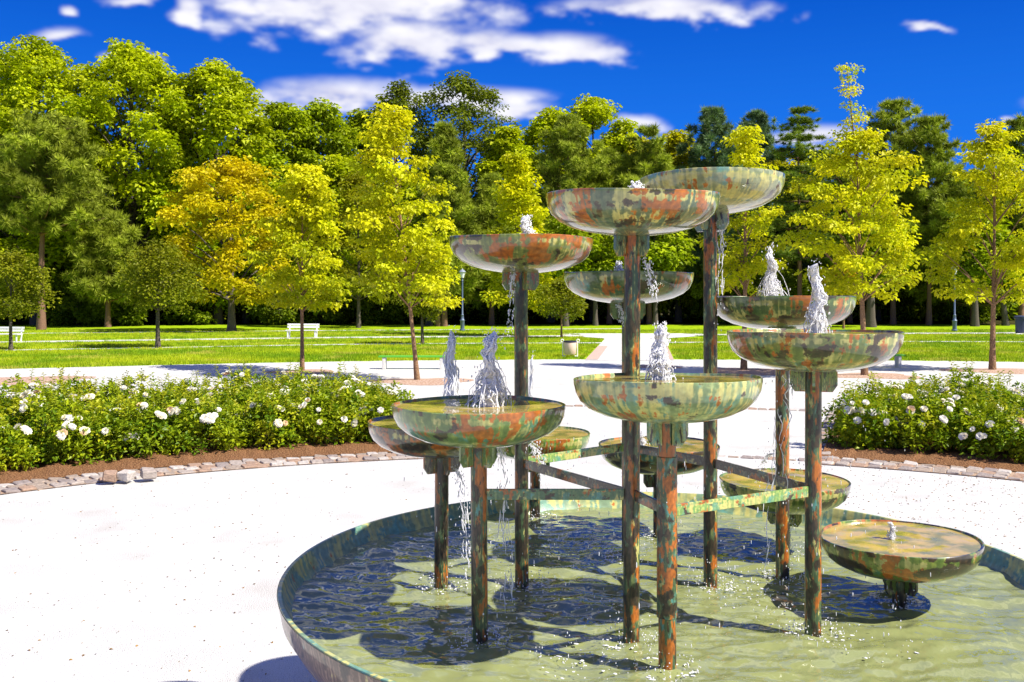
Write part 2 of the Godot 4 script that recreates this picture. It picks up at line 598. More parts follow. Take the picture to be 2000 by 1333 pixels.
func ground() -> void:
	var grass_tex := ramp_texture(31, 0.02, 5, [0.0, 0.35, 0.6, 0.8, 1.0], [Color(0.13, 0.24, 0.004), Color(0.21, 0.34, 0.006), Color(0.29, 0.41, 0.008), Color(0.37, 0.46, 0.012), Color(0.44, 0.48, 0.03)], 1024)
	var grass := surface(grass_tex, 9.0, 0.9, height_texture(32, 0.12, 3), 4.0, 0.15)
	var soil_tex := ramp_texture(33, 0.05, 5, [0.0, 0.4, 0.6, 0.8, 1.0], [Color(0.03, 0.02, 0.012), Color(0.16, 0.075, 0.035), Color(0.30, 0.15, 0.07), Color(0.42, 0.25, 0.12), Color(0.55, 0.38, 0.2)], 512)
	var soil := surface(soil_tex, 0.9, 0.95, height_texture(34, 0.06, 4), 3.0, 0.15)
	var forest_tex := ramp_texture(35, 0.03, 5, [0.0, 0.5, 1.0], [Color(0.02, 0.016, 0.008), Color(0.05, 0.045, 0.015), Color(0.08, 0.09, 0.02)], 256)
	var gravel_tex := ramp_texture(36, 0.16, 4, [0.0, 0.16, 0.28, 0.5, 0.75, 1.0], [Color(0.19, 0.175, 0.155), Color(0.36, 0.345, 0.315), Color(0.50, 0.49, 0.465), Color(0.58, 0.575, 0.555), Color(0.63, 0.625, 0.61), Color(0.72, 0.715, 0.70)], 1024)
	var gravel := surface(gravel_tex, 2.2, 0.95, height_texture(37, 0.2, 3, 1024), 0.9, 0.2)
	gravel.detail_enabled = true
	gravel.detail_albedo = ramp_texture(38, 0.02, 5, [0.0, 0.5, 1.0], [Color(0.82, 0.80, 0.77), Color(0.97, 0.967, 0.96), Color(1, 1, 1)], 512)
	gravel.detail_blend_mode = BaseMaterial3D.BLEND_MODE_MUL
	gravel.detail_uv_layer = BaseMaterial3D.DETAIL_UV_2
	gravel.uv2_triplanar = true
	gravel.uv2_world_triplanar = true
	gravel.uv2_scale = Vector3.ONE / 13.0

	var b := Buf.new()
	b.quad(Vector3(-900, 0, 300), Vector3(-900, 0, -1500), Vector3(900, 0, -1500), Vector3(900, 0, 300))
	struct("ground", b.done(), grass)
	b = Buf.new()
	b.quad(Vector3(-400, 0.006, -87), Vector3(-400, 0.006, -400), Vector3(400, 0.006, -400), Vector3(400, 0.006, -87))
	struct("forest_floor", b.done(), surface(forest_tex, 6.0, 0.95, null, 0.0, 0.1))

	# pale gravel: the plaza out to the lawn's edge
	b = Buf.new()
	var rng := rnd(5)
	var steps := 360
	for i in steps + 1:
		var x := lerpf(-58, 58, float(i) / steps)
		b.vert(Vector3(x, 0.008, 26), Vector3.UP)
		b.vert(Vector3(x, 0.008, -curve_at(LAWN_EDGE, x) + rng.randf_range(-0.1, 0.1)), Vector3.UP)
	for i in steps:
		b.idx.append_array(PackedInt32Array([i * 2, i * 2 + 1, i * 2 + 3, i * 2, i * 2 + 3, i * 2 + 2]))
	struct("gravel_plaza", b.done(), gravel)
	struct("path", ribbon(PATH_NEAR, 1.0, -60, 60, 0.012, rng), gravel)
	struct("path", ribbon(PATH_MID, 2.0, -60, 60, 0.012, rng), gravel)
	struct("path", ribbon(PATH_FAR, 1.3, -60, 10, 0.012, rng), gravel)
	# the avenue that leads away from the plaza
	b = Buf.new()
	for i in 41:
		var t := i / 40.0
		var z := lerpf(38.0, 66.0, t)
		var cx := lerpf(4.67, 8.35, (z - 38.6) / 27.0)
		var hw := 1.75 + 3.2 * smoothstep(57.0, 64.0, z)
		b.vert(Vector3(cx - hw, 0.016, -z), Vector3.UP)
		b.vert(Vector3(cx + hw, 0.016, -z), Vector3.UP)
	for i in 40:
		b.idx.append_array(PackedInt32Array([i * 2, i * 2 + 2, i * 2 + 3, i * 2, i * 2 + 3, i * 2 + 1]))
	struct("path", b.done(), gravel)
	# its reddish brick gutters
	var brick_tex := ramp_texture(39, 0.12, 4, [0.0, 0.5, 1.0], [Color(0.28, 0.16, 0.11), Color(0.46, 0.33, 0.26), Color(0.58, 0.50, 0.44)], 256)
	for s in [-1, 1]:
		b = Buf.new()
		for i in 31:
			var z := lerpf(38.4, 49.0, i / 30.0)
			var cx := lerpf(4.67, 8.35, (z - 38.6) / 27.0)
			var edge := [cx + s * 1.75, cx + s * 1.25]
			b.vert(Vector3(minf(edge[0], edge[1]), 0.024, -z), Vector3.UP)
			b.vert(Vector3(maxf(edge[0], edge[1]), 0.024, -z), Vector3.UP)
		for i in 30:
			b.idx.append_array(PackedInt32Array([i * 2, i * 2 + 2, i * 2 + 3, i * 2, i * 2 + 3, i * 2 + 1]))
		struct("gutter", b.done(), surface(brick_tex, 1.0, 0.9))

	# planting soil of the two beds and the round patches under the young trees
	struct("soil", sector(10.90, 17.2, -62, -11.2, 0.035, 0.08, 8, rng), soil)
	struct("soil", sector(10.90, 17.2, 21.6, 60, 0.035, 0.08, 8, rng), soil)
	var joint := surface(ramp_texture(43, 0.1, 4, [0.0, 0.5, 1.0], [Color(0.14, 0.085, 0.05), Color(0.34, 0.23, 0.15), Color(0.52, 0.42, 0.33)], 256), 0.8, 0.95)
	struct("edging_bed", sector(10.27, 10.96, -62, -11.0, 0.022), joint)
	struct("edging_bed", sector(10.27, 10.96, 21.4, 60, 0.022), joint)
	var earth := surface(ramp_texture(44, 0.07, 4, [0.0, 0.45, 0.7, 1.0], [Color(0.20, 0.11, 0.07), Color(0.36, 0.22, 0.15), Color(0.50, 0.38, 0.30), Color(0.60, 0.54, 0.48)], 256), 1.6, 0.95)
	for p in [[-2.6, 28.6, 1.5], [-6.9, 32.3, 1.2], [8.2, 32.4, 1.9], [11.3, 30.6, 1.5], [16.3, 32.7, 1.6], [-14.6, 29.0, 1.9], [5.0, 34.6, 1.1]]:
		b = Buf.new()
		b.vert(Vector3(p[0], 0.05, -p[1]), Vector3.UP)
		for i in 25:
			var a := TAU * i / 24
			var r: float = p[2] * (1.0 + 0.16 * sin(a * 3 + p[0]) + (rng.randf_range(-0.08, 0.08) if i < 24 else 0.0))
			b.vert(Vector3(p[0] + cos(a) * r, 0.013, -p[1] + sin(a) * r * 0.8), Vector3.UP)
		for i in 24:
			b.idx.append_array(PackedInt32Array([0, i + 1, i + 2]))
		struct("soil", b.done(), earth)

	# grass blades on the lawns the camera sees
	var tuft := Buf.new()
	for i in 9:
		var a := rng.randf() * TAU
		var p := Vector3(cos(a), 0, sin(a)) * rng.randf() * 0.12
		var lean := Vector3(rng.randf_range(-1, 1), 0, rng.randf_range(-1, 1)) * 0.035
		var side := Vector3(cos(a), 0, sin(a)) * 0.012
		tuft.tri(p - side, p + lean + Vector3.UP * rng.randf_range(0.05, 0.1), p + side)
	var places := []
	var tints := []
	var clump := noise(77, 0.16, 3)
	for i in 60000:
		var z := lerpf(33, 74, pow(rng.randf(), 1.5))
		var x := rng.randf_range(-0.56, 0.56) * z
		if z < curve_at(LAWN_EDGE, x) + 0.12 or absf(z - curve_at(PATH_NEAR, x)) < 0.55 or absf(z - curve_at(PATH_MID, x)) < 1.05 or x < 10 and absf(z - curve_at(PATH_FAR, x)) < 0.7:
			continue
		if absf(x - lerpf(4.67, 8.35, (z - 38.6) / 27.0)) < 1.85 and z < 58 or absf(x - 8.0) < 3.6 and z >= 58 and z < 66:
			continue
		var s := rng.randf_range(0.7, 1.4)
		places.append(Transform3D(Basis(Vector3.UP, rng.randf() * TAU).scaled(Vector3(s, s * rng.randf_range(0.7, 1.2), s)), Vector3(x, 0, -z)))
		var k := clampf(0.5 + clump.get_noise_2d(x, z) * 1.2 + rng.randf_range(-0.3, 0.3), 0.0, 1.0)
		var dry := smoothstep(0.22, 0.5, clump.get_noise_2d(x * 1.7 + 300.0, z * 2.3))
		tints.append(Color(0.17, 0.30, 0.005).lerp(Color(0.44, 0.50, 0.012), k).lerp(Color(0.52, 0.46, 0.08), dry * 0.7))
	var g := many("grass", tuft.done(false), leafy(0.6, 0.4), places, tints, self)
	tag(g, "short bright green grass of the lawns behind the gravel", "grass")

	# dry leaves and crumbs blown over the gravel
	var bit := Buf.new()
	bit.leaf(Vector3(-0.5, 0.02, 0), Vector3.RIGHT, Vector3.UP, 1.0, 0.6, 0.3)
	places = []
	tints = []
	for i in 4200:
		var x := 0.0
		var z := 0.0
		if i < 1500:
			# the drift between the basin and the right-hand bed
			var r := lerpf(6.2, 10.3, pow(rng.randf(), 0.8))
			var a := clampf(46 + rng.randfn() * 17, 14, 88)
			var p := polar(r, a)
			x = p.x
			z = -p.z
		else:
			z = lerpf(5.0, 16.0, pow(rng.randf(), 1.1))
			x = rng.randf_range(-0.55, 0.55) * z
		var s := rng.randf_range(0.012, 0.035) * (1.0 if i < 2300 else 0.6)
		places.append(Transform3D(Basis(Vector3.UP, rng.randf() * TAU).scaled(Vector3.ONE * s), Vector3(x, 0.011, -z)))
		tints.append(Color(0.40, 0.23, 0.06).lerp(Color(0.12, 0.07, 0.03), rng.randf()) if i < 2300 else Color(0.16, 0.15, 0.13).lerp(Color(0.42, 0.36, 0.28), rng.randf()))
	g = many("leaf_litter", bit.done(false), leafy(0.8, 0.2), places, tints, self)
	tag(g, "small dry brown leaves scattered over the pale gravel", "leaf litter")


# ---------------------------------------------------------------- cobbled edging
func cobbles() -> void:
	var rng := rnd(8)
	var shapes := []
	for i in 4:
		var b := Buf.new()
		b.block(Vector3.ZERO, Vector3(0.195, 0.12, 0.195), 0.02, Basis(), 0.012, rng)
		shapes.append(b.done())
	var bump := height_texture(52, 0.08, 4, 256)
	var mats := []
	for c in [[0.30, 0.24, 0.19], [0.34, 0.29, 0.25], [0.31, 0.21, 0.15], [0.42, 0.38, 0.34], [0.25, 0.21, 0.19]]:
		var t := ramp_texture(60 + mats.size(), 0.06, 4, [0.0, 0.5, 1.0], [Color(c[0] * 0.65, c[1] * 0.65, c[2] * 0.65), Color(c[0], c[1], c[2]), Color(c[0] * 1.3, c[1] * 1.3, c[2] * 1.3)], 128)
		mats.append(surface(t, 0.5, 0.85, bump, 0.6))
	var lay := func(owner: Node3D, p: Vector3, turn: float, s: Vector3) -> void:
		var basis := Basis.from_euler(Vector3(rng.randf_range(-0.06, 0.06), turn + rng.randf_range(-0.1, 0.1), rng.randf_range(-0.06, 0.06))).scaled(s)
		part("cobble", shapes[rng.randi() % 4], mats[rng.randi() % 5], owner, Transform3D(basis, p))
	# the ring round the plaza: two rows in front of the beds, one across the avenue
	var left := thing("cobble_edging", "curved band of pinkish cobbles edging the left rose bed", "edging")
	var right := thing("cobble_edging", "curved band of pinkish cobbles edging the right rose bed", "edging")
	var cross := thing("cobble_edging", "single curved row of cobbles crossing the gravel between the beds", "edging")
	for row in 3:
		var r := 10.38 + row * 0.215
		var a := -60.0 + row * 0.3
		while a < 56.0:
			var w := rng.randf_range(0.85, 1.2)
			a += rad_to_deg(0.205 * w / r)
			var across := a > -11.0 and a < 21.4
			if across and row != 1:
				continue
			var p := polar(r + rng.randf_range(-0.012, 0.012), a, rng.randf_range(-0.012, 0.006) - (0.03 if across else 0.014))
			lay.call(cross if across else (left if a < 0 else right), p, -deg_to_rad(a), Vector3(w, 1, rng.randf_range(0.92, 1.04)))
	# the outer ring, seen across the avenue
	var far := thing("cobble_edging", "far row of cobbles across the avenue, beyond the beds", "edging")
	var a2 := -11.0
	while a2 < 21.6:
		a2 += rad_to_deg(0.215 / 17.3)
		lay.call(far, polar(17.3, a2, -0.03), -deg_to_rad(a2), Vector3.ONE)
	# the straight ends of the beds
	for e in [[-10.9, "straight cobble row at the avenue end of the left bed"], [21.3, "straight cobble row at the avenue end of the right bed"]]:
		var o := thing("cobble_edging", e[1], "edging")
		for row in 2:
			var r := 10.95
			while r < 17.1:
				r += 0.215
				var off: float = (row - 0.5) * 0.17
				var p := polar(r, e[0]) + Vector3(cos(deg_to_rad(e[0])), 0, sin(deg_to_rad(e[0]))) * off
				lay.call(o, Vector3(p.x, rng.randf_range(-0.02, 0.005), p.z), PI / 2 - deg_to_rad(e[0]), Vector3.ONE)
	# three loose setts lying on the edging
	var k := 0
	for e in [[-5.35, 12.93, 0, "pinkish brown loose cobble, leftmost of three lying on the left edging", 0.3, 2], [-5.16, 13.0, 0, "pale grey loose cobble, middle of three lying on the left edging", -0.2, 3], [-4.90, 13.12, 0, "whitish loose cobble, rightmost of three lying on the left edging", 0.5, 1]]:
		var o := MeshInstance3D.new()
		o.name = numbered("loose_cobble")
		o.mesh = shapes[k]
		o.material_override = mats[e[5]]
		o.position = Vector3(e[0], 0.115, -e[1])
		o.rotation = Vector3(0.08, e[4], -0.06)
		o.scale = Vector3(0.95, 1.0, 1.0)
		add_child(o)
		tag(o, e[3], "cobble", "loose cobbles on the left edging")
		k += 1


# ---------------------------------------------------------------- the fountain
# x, distance, rim height, tilt about x and z (degrees), look, name for labels, jet height, jet lean
var BOWLS := []


func put_bowls() -> void:
	# each: [x px-free metres: x, z, h, tilt x, tilt z, paint key, where]
	BOWLS = [
		{"x": -0.140, "z": 4.08, "h": 2.051, "tx": 0.0, "tz": 0.0, "p": "a", "who": "low front left bowl with amber water"},
		{"x": 0.601, "z": 3.77, "h": 2.188, "tx": -1.6, "tz": 0.6, "p": "b", "who": "front middle bowl of pale green and teal"},
		{"x": 0.505, "z": 4.08, "h": 2.930, "tx": 2.0, "tz": -0.5, "p": "c", "who": "tall front bowl with orange flaked band"},
		{"x": 0.045, "z": 4.876, "h": 2.793, "tx": 0.0, "tz": -0.6, "p": "d", "who": "tall left bowl of orange brown"},
		{"x": 0.995, "z": 4.876, "h": 3.090, "tx": -2.2, "tz": 0.5, "p": "e", "who": "tallest bowl, pale grey green"},
		{"x": 0.643, "z": 5.39, "h": 2.636, "tx": 0.5, "tz": -0.3, "p": "f", "who": "middle rear bowl behind the tall post"},
		{"x": 1.390, "z": 5.00, "h": 2.503, "tx": 0.0, "tz": 0.2, "p": "n", "who": "right rear bowl of dark green"},
		{"x": 1.293, "z": 4.17, "h": 2.353, "tx": -0.4, "tz": 0.0, "p": "g", "who": "front right bowl half red half yellow green"},
		{"x": 1.829, "z": 4.59, "h": 1.365, "tx": 0.0, "tz": 0.8, "p": "h", "who": "lowest bowl at right over the pool"},
		{"x": -0.348, "z": 4.83, "h": 1.885, "tx": 0.0, "tz": 0.0, "p": "i", "who": "brown bowl behind the low front left bowl"},
		{"x": 0.152, "z": 6.40, "h": 1.607, "tx": 0.0, "tz": 0.0, "p": "j", "who": "lime green rear bowl"},
		{"x": 0.891, "z": 5.90, "h": 1.606, "tx": 0.0, "tz": 0.0, "p": "k", "who": "dark brown rear bowl in the middle"},
		{"x": 1.540, "z": 5.50, "h": 1.467, "tx": 0.0, "tz": 0.0, "p": "l", "who": "low lime and dark green bowl at right rear"},
	]


func fountain() -> void:
	put_bowls()
	var rng := rnd(21)
	var paints := {
		"a": {"orange": 0.60, "dark": 0.80, "cream": 0.72, "teal": 0.64, "green": Color(0.11, 0.19, 0.05), "green2": Color(0.24, 0.31, 0.07)},
		"b": {"orange": 0.80, "dark": 0.74, "cream": 0.50, "teal": 0.52, "green": Color(0.17, 0.25, 0.10), "green2": Color(0.36, 0.42, 0.16)},
		"c": {"orange": 0.60, "dark": 0.70, "cream": 0.58, "teal": 0.72, "green": Color(0.08, 0.13, 0.07), "green2": Color(0.18, 0.20, 0.09)},
		"d": {"orange": 0.48, "dark": 0.72, "cream": 0.74, "teal": 0.78, "green": Color(0.12, 0.16, 0.04), "green2": Color(0.28, 0.31, 0.06)},
		"e": {"orange": 0.82, "dark": 0.74, "cream": 0.50, "teal": 0.60, "green": Color(0.22, 0.26, 0.13), "green2": Color(0.38, 0.40, 0.22)},
		"f": {"orange": 0.68, "dark": 0.72, "cream": 0.78, "teal": 0.70, "green": Color(0.07, 0.13, 0.05), "green2": Color(0.14, 0.20, 0.07)},
		"n": {"orange": 0.70, "dark": 0.56, "cream": 0.74, "teal": 0.80, "green": Color(0.07, 0.13, 0.035), "green2": Color(0.15, 0.21, 0.05)},
		"g": {"orange": 0.63, "dark": 0.62, "cream": 0.58, "teal": 0.66, "green": Color(0.12, 0.17, 0.04), "green2": Color(0.29, 0.32, 0.06)},
		"h": {"orange": 0.62, "dark": 0.60, "cream": 0.66, "teal": 0.80, "green": Color(0.10, 0.17, 0.03), "green2": Color(0.26, 0.32, 0.05)},
		"i": {"orange": 0.46, "dark": 0.60, "cream": 0.76, "teal": 0.80, "green": Color(0.10, 0.11, 0.06), "green2": Color(0.18, 0.16, 0.08)},
		"j": {"orange": 0.82, "dark": 0.80, "cream": 0.66, "teal": 0.70, "green": Color(0.10, 0.20, 0.03), "green2": Color(0.26, 0.36, 0.04)},
		"k": {"orange": 0.60, "dark": 0.50, "cream": 0.74, "teal": 0.62, "green": Color(0.06, 0.11, 0.05), "green2": Color(0.13, 0.18, 0.07)},
		"l": {"orange": 0.80, "dark": 0.62, "cream": 0.58, "teal": 0.76, "green": Color(0.09, 0.16, 0.03), "green2": Color(0.24, 0.31, 0.05)},
	}
	var root := thing("fountain", "copper bowl fountain of patchy green and rust posts in a round basin", "fountain", FOUNTAIN)
	# basin: a wide raised bowl on a drum
	var b := Buf.new()
	b.lathe([Vector2(1.880, RIM - 0.006), Vector2(1.878, RIM), Vector2(1.862, RIM), Vector2(1.858, RIM - 0.004), Vector2(1.845, 1.10), Vector2(1.812, 1.04), Vector2(1.74, 0.97), Vector2(1.5, 0.90), Vector2(0.8, 0.86), Vector2(0.02, 0.85)], 160, Vector3.ZERO, 5.0, 1.0)
	var basin_mat := painted(300, 512, 512, {"orange": 0.98, "dark": 0.95, "cream": 0.56, "teal": 0.46, "green": Color(0.17, 0.26, 0.15), "green2": Color(0.27, 0.36, 0.19), "rough": 0.42, "coat": 0.3})
	var basin := part("basin", b.done(), basin_mat, root)
	b = Buf.new()
	b.lathe([Vector2(0.50, 0.64), Vector2(1.0, 0.68), Vector2(1.42, 0.755), Vector2(1.68, 0.85), Vector2(1.80, 0.94), Vector2(1.862, 1.04), Vector2(1.882, RIM - 0.006)], 160, Vector3.ZERO, 9.0, 1.0)
	var shell_mat := painted(310, 512, 512, {"orange": 0.95, "dark": 0.80, "cream": 0.80, "teal": 0.86, "green": Color(0.12, 0.075, 0.045), "green2": Color(0.34, 0.23, 0.15), "rough": 0.4, "coat": 0.5})
	part("shell", b.done(), shell_mat, basin)
	b = Buf.new()
	b.lathe([Vector2(0.60, 0.0), Vector2(0.60, 0.05), Vector2(0.52, 0.08), Vector2(0.50, 0.66)], 48)
	part("pedestal", b.done(), shell_mat, root)

	# posts, bowls and fins
	var post_mats := []
	for i in 6:
		var q: Dictionary = [
			{"orange": 0.58, "dark": 0.52, "cream": 0.76, "teal": 0.70}, {"orange": 0.50, "dark": 0.66, "cream": 0.78, "teal": 0.60},
			{"orange": 0.60, "dark": 0.46, "cream": 0.72, "teal": 0.74}, {"orange": 0.57, "dark": 0.50, "cream": 0.66, "teal": 0.68},
			{"orange": 0.56, "dark": 0.56, "cream": 0.56, "teal": 0.70}, {"orange": 0.60, "dark": 0.50, "cream": 0.80, "teal": 0.80}][i]
		q["green"] = Color(0.05, 0.09, 0.04)
		q["green2"] = Color(0.14, 0.18, 0.06)
		q["coat"] = 0.2
		post_mats.append(painted(400 + i * 10, 160, 512, q, true, Vector3(1, 0.55, 1)))
	var post_of := {"a": 0, "b": 1, "c": 3, "d": 2, "e": 3, "f": 5, "n": 4, "g": 0, "h": 5, "i": 2, "j": 5, "k": 2, "l": 5}
	var fin := fin_mesh()
	var bowl_water := plain(Color.WHITE, 0.05, 0.5)
	bowl_water.albedo_texture = ramp_texture(72, 0.012, 5, [0.0, 0.35, 0.55, 0.75, 1.0], [Color(0.15, 0.17, 0.05), Color(0.25, 0.22, 0.06), Color(0.40, 0.30, 0.085), Color(0.48, 0.33, 0.11), Color(0.42, 0.36, 0.12)], 512, 30.0)
	bowl_water.normal_enabled = true
	bowl_water.normal_texture = ripple_texture(71, 0.012)
	bowl_water.normal_scale = 0.10
	bowl_water.uv1_scale = Vector3(1, 1, 1)
	for e in BOWLS:
		paints[e.p]["bowl"] = true
		paints[e.p]["coat"] = 1.0
		var at := Vector3(e.x, e.h, -e.z) - FOUNTAIN
		var foot := 0.86
		var top: float = e.h - 0.16
		var low: bool = e.h < 1.7
		b = Buf.new()
		var r := 0.0345 if not low else 0.034
		var path := []
		var radii := []
		var lean := Vector3(rng.randf_range(-0.006, 0.006), 0, rng.randf_range(-0.006, 0.006))
		for j in 9:
			var t := j / 8.0
			path.append(Vector3(at.x, lerpf(foot, top, t), at.z) + lean * (1.0 - t))
			radii.append(r)
		b.tube(path, radii, 24)
		var mat: Material = post_mats[post_of[e.p]]
		var post := part("post", b.done(), mat, root)
		if e.p == "b":
			b = Buf.new()
			b.lathe([Vector2(0.030, 0.0), Vector2(0.0395, 0.0), Vector2(0.0395, 0.62), Vector2(0.030, 0.625)], 24, Vector3(at.x, 1.26, at.z))
			part("sleeve", b.done(), mat, post)
		var shape := bowl_mesh(rng)
		var lean2 := Basis.from_euler(Vector3(deg_to_rad(e.tx), rng.randf() * TAU, 0)) if false else Basis.from_euler(Vector3(deg_to_rad(e.tx), 0, deg_to_rad(e.tz)))
		var spin := Basis(Vector3.UP, rng.randf() * TAU)
		var paint: StandardMaterial3D = painted(hash(e.p) % 9000, 768, 288, paints[e.p])
		var bowl := part("bowl", shape, paint, root, Transform3D(lean2 * spin, at))
		var a0 := rng.randf_range(0.2, 0.6)
		for k in 4:
			part("fin", fin, paint, bowl, Transform3D(Basis(Vector3.UP, a0 + k * PI / 2 - spin.get_euler().y * 0.0), Vector3(0, -0.155, 0)))
		# standing water, brim full
		b = Buf.new()
		var rings := 7
		for j in rings + 1:
			var rr := 0.3535 * j / rings
			for i in 49:
				var a := TAU * i / 48
				var w := 0.0016 * sin(rr * 95.0) * exp(-rr * 5.0)
				b.vert(Vector3(cos(a) * rr, w, sin(a) * rr), Vector3(-0.15 * cos(rr * 95.0) * exp(-rr * 5.0) * cos(a), 1, -0.15 * cos(rr * 95.0) * exp(-rr * 5.0) * sin(a)).normalized(), Vector2(0.5 + cos(a) * rr, 0.5 + sin(a) * rr))
		for j in rings:
			for i in 48:
				var q := j * 49 + i
				b.idx.append_array(PackedInt32Array([q, q + 50, q + 1, q, q + 49, q + 50]))
		var wat := struct("water", b.done(), bowl_water)
		wat.transform = Transform3D(lean2, Vector3(e.x, e.h - 0.008, -e.z))

	# flat bars that tie the tall posts together
	var who := {}
	for e in BOWLS:
		who[e.p] = Vector3(e.x, 1.668, -e.z) - FOUNTAIN
	var bar_mats := [
		painted(500, 512, 64, {"orange": 0.74, "dark": 0.80, "cream": 0.74, "teal": 0.60, "green": Color(0.07, 0.16, 0.07), "green2": Color(0.16, 0.25, 0.09)}),
		painted(510, 512, 64, {"orange": 0.70, "dark": 0.42, "cream": 0.72, "teal": 0.66, "green": Color(0.09, 0.11, 0.07), "green2": Color(0.16, 0.17, 0.10)}),
		painted(520, 512, 64, {"orange": 0.66, "dark": 0.86, "cream": 0.46, "teal": 0.46, "green": Color(0.16, 0.30, 0.08), "green2": Color(0.36, 0.45, 0.10)}),
	]
	for e in [["a", "c", 0], ["d", "c", 1], ["c", "b", 1], ["b", "g", 2], ["g", "e", 1], ["e", "f", 1], ["f", "d", 2]]:
		var p: Vector3 = who[e[0]]
		var q: Vector3 = who[e[1]]
		var d := q - p
		b = Buf.new()
		b.block(Vector3.ZERO, Vector3(d.length() - 0.062, 0.046, 0.012), 0.002)
		for i in b.uv.size():
			b.uv[i] = Vector2(b.v[i].x * 1.1 + 0.5, b.v[i].y * 9.0 + 0.5)
		var dy := rng.randf_range(-0.004, 0.004)
		part("brace", b.done(), bar_mats[e[2]], root, Transform3D(Basis(Vector3.UP, atan2(-d.z, d.x)), (p + q) / 2 + Vector3(0, dy, 0)))

	pool()
	jets()


func bowl_mesh(rng: RandomNumberGenerator) -> ArrayMesh:
	var b := Buf.new()
	b.lathe([Vector2(0.034, -0.176), Vector2(0.10, -0.172), Vector2(0.18, -0.160), Vector2(0.25, -0.142), Vector2(0.305, -0.115), Vector2(0.338, -0.085), Vector2(0.355, -0.050), Vector2(BOWL, -0.015), Vector2(BOWL, -0.002), Vector2(BOWL - 0.002, 0.0), Vector2(BOWL - 0.007, 0.0), Vector2(BOWL - 0.009, -0.003), Vector2(0.345, -0.045), Vector2(0.30, -0.075), Vector2(0.2, -0.09), Vector2(0.002, -0.095)], 72, Vector3.ZERO, 1.0, 1.0)
	# hammered by hand: the wall is not quite true
	var ph := rng.randf() * TAU
	for i in b.v.size():
		var p := b.v[i]
		var a := atan2(p.z, p.x)
		var k := 1.0 + 0.006 * sin(a * 2 + ph) + 0.004 * sin(a * 5 + ph * 2)
		b.v[i] = Vector3(p.x * k, p.y + 0.0025 * sin(a * 3 + ph) * smoothstep(0.2, 0.36, Vector2(p.x, p.z).length()), p.z * k)
	return b.done()


func fin_mesh() -> ArrayMesh:
	var b := Buf.new()
	var o := [Vector2(0.033, 0.0), Vector2(0.098, 0.006), Vector2(0.098, -0.075), Vector2(0.078, -0.105), Vector2(0.033, -0.105)]
	var t := 0.006
	for s in [1, -1]:
		for i in range(1, 4):
			var p := Vector3(o[0].x, o[0].y, s * t)
			var q := Vector3(o[i].x, o[i].y, s * t)
			var r := Vector3(o[i + 1].x, o[i + 1].y, s * t)
			if s > 0:
				b.tri(p, q, r)
			else:
				b.tri(p, r, q)
	for i in 5:
		var p: Vector2 = o[i]
		var q: Vector2 = o[(i + 1) % 5]
		b.quad(Vector3(p.x, p.y, -t), Vector3(q.x, q.y, -t), Vector3(q.x, q.y, t), Vector3(p.x, p.y, t))
	for i in b.uv.size():
		b.uv[i] = Vector2(b.v[i].x * 3.0, 0.3 + b.v[i].y * 3.0)
	return b.done()


func ripple_texture(s: int, freq: float) -> ImageTexture:
	var im := noise(s, freq, 4).get_seamless_image(512, 512)
	im.convert(Image.FORMAT_RGBA8)
	im.bump_map_to_normal_map(6.0)
	return ImageTexture.create_from_image(im)


func pool() -> void:
	# the murky green water of the basin, ruffled by the falling streams
	var b := Buf.new()
	var n := noise(91, 1.6, 3)
	var n2 := noise(92, 4.6, 2)
	var n3 := noise(94, 22.0, 2)
	var feet := []
	for e in BOWLS:
		feet.append(Vector2(e.x - FOUNTAIN.x, -e.z - FOUNTAIN.z))
	var height := func(x: float, z: float) -> float:
		var h := 0.024 * n.get_noise_2d(x * 0.8, z * 1.2) + 0.013 * n2.get_noise_2d(x * 0.7, z * 1.4) + 0.0012 * n3.get_noise_2d(x, z)
		for f in feet:
			var d := Vector2(x, z).distance_to(f)
			if d < 0.5:
				h += 0.006 * sin(d * 58.0) * exp(-d * 7.0)
		return h
	var rings := 110
	var segs := 320
	for j in rings + 1:
		var r := 1.822 * j / rings
		for i in segs + 1:
			var a := TAU * i / segs
			var x := cos(a) * r
			var z := sin(a) * r
			var h: float = height.call(x, z)
			var m := Vector3(h - height.call(x + 0.01, z), 0.01, h - height.call(x, z + 0.01)).normalized()
			b.vert(Vector3(x, h, z), m, Vector2(x, z))
	for j in rings:
		for i in segs:
			var q := j * (segs + 1) + i
			b.idx.append_array(PackedInt32Array([q, q + segs + 2, q + 1, q, q + segs + 1, q + segs + 2]))
	var m := plain(lin(0.225, 0.25, 0.098), 0.035, 0.55)
	m.clearcoat_enabled = true
	m.clearcoat = 0.3
	m.clearcoat_roughness = 0.02
	struct("water", b.done(), m, FOUNTAIN + Vector3(0, POOL, 0))


func foam_material() -> StandardMaterial3D:
	var m := plain(lin(0.98, 0.985, 1.0, 0.66), 0.08, 0.5)
	m.refraction_enabled = true
	m.refraction_scale = 0.033
	m.transparency = BaseMaterial3D.TRANSPARENCY_ALPHA
	return m


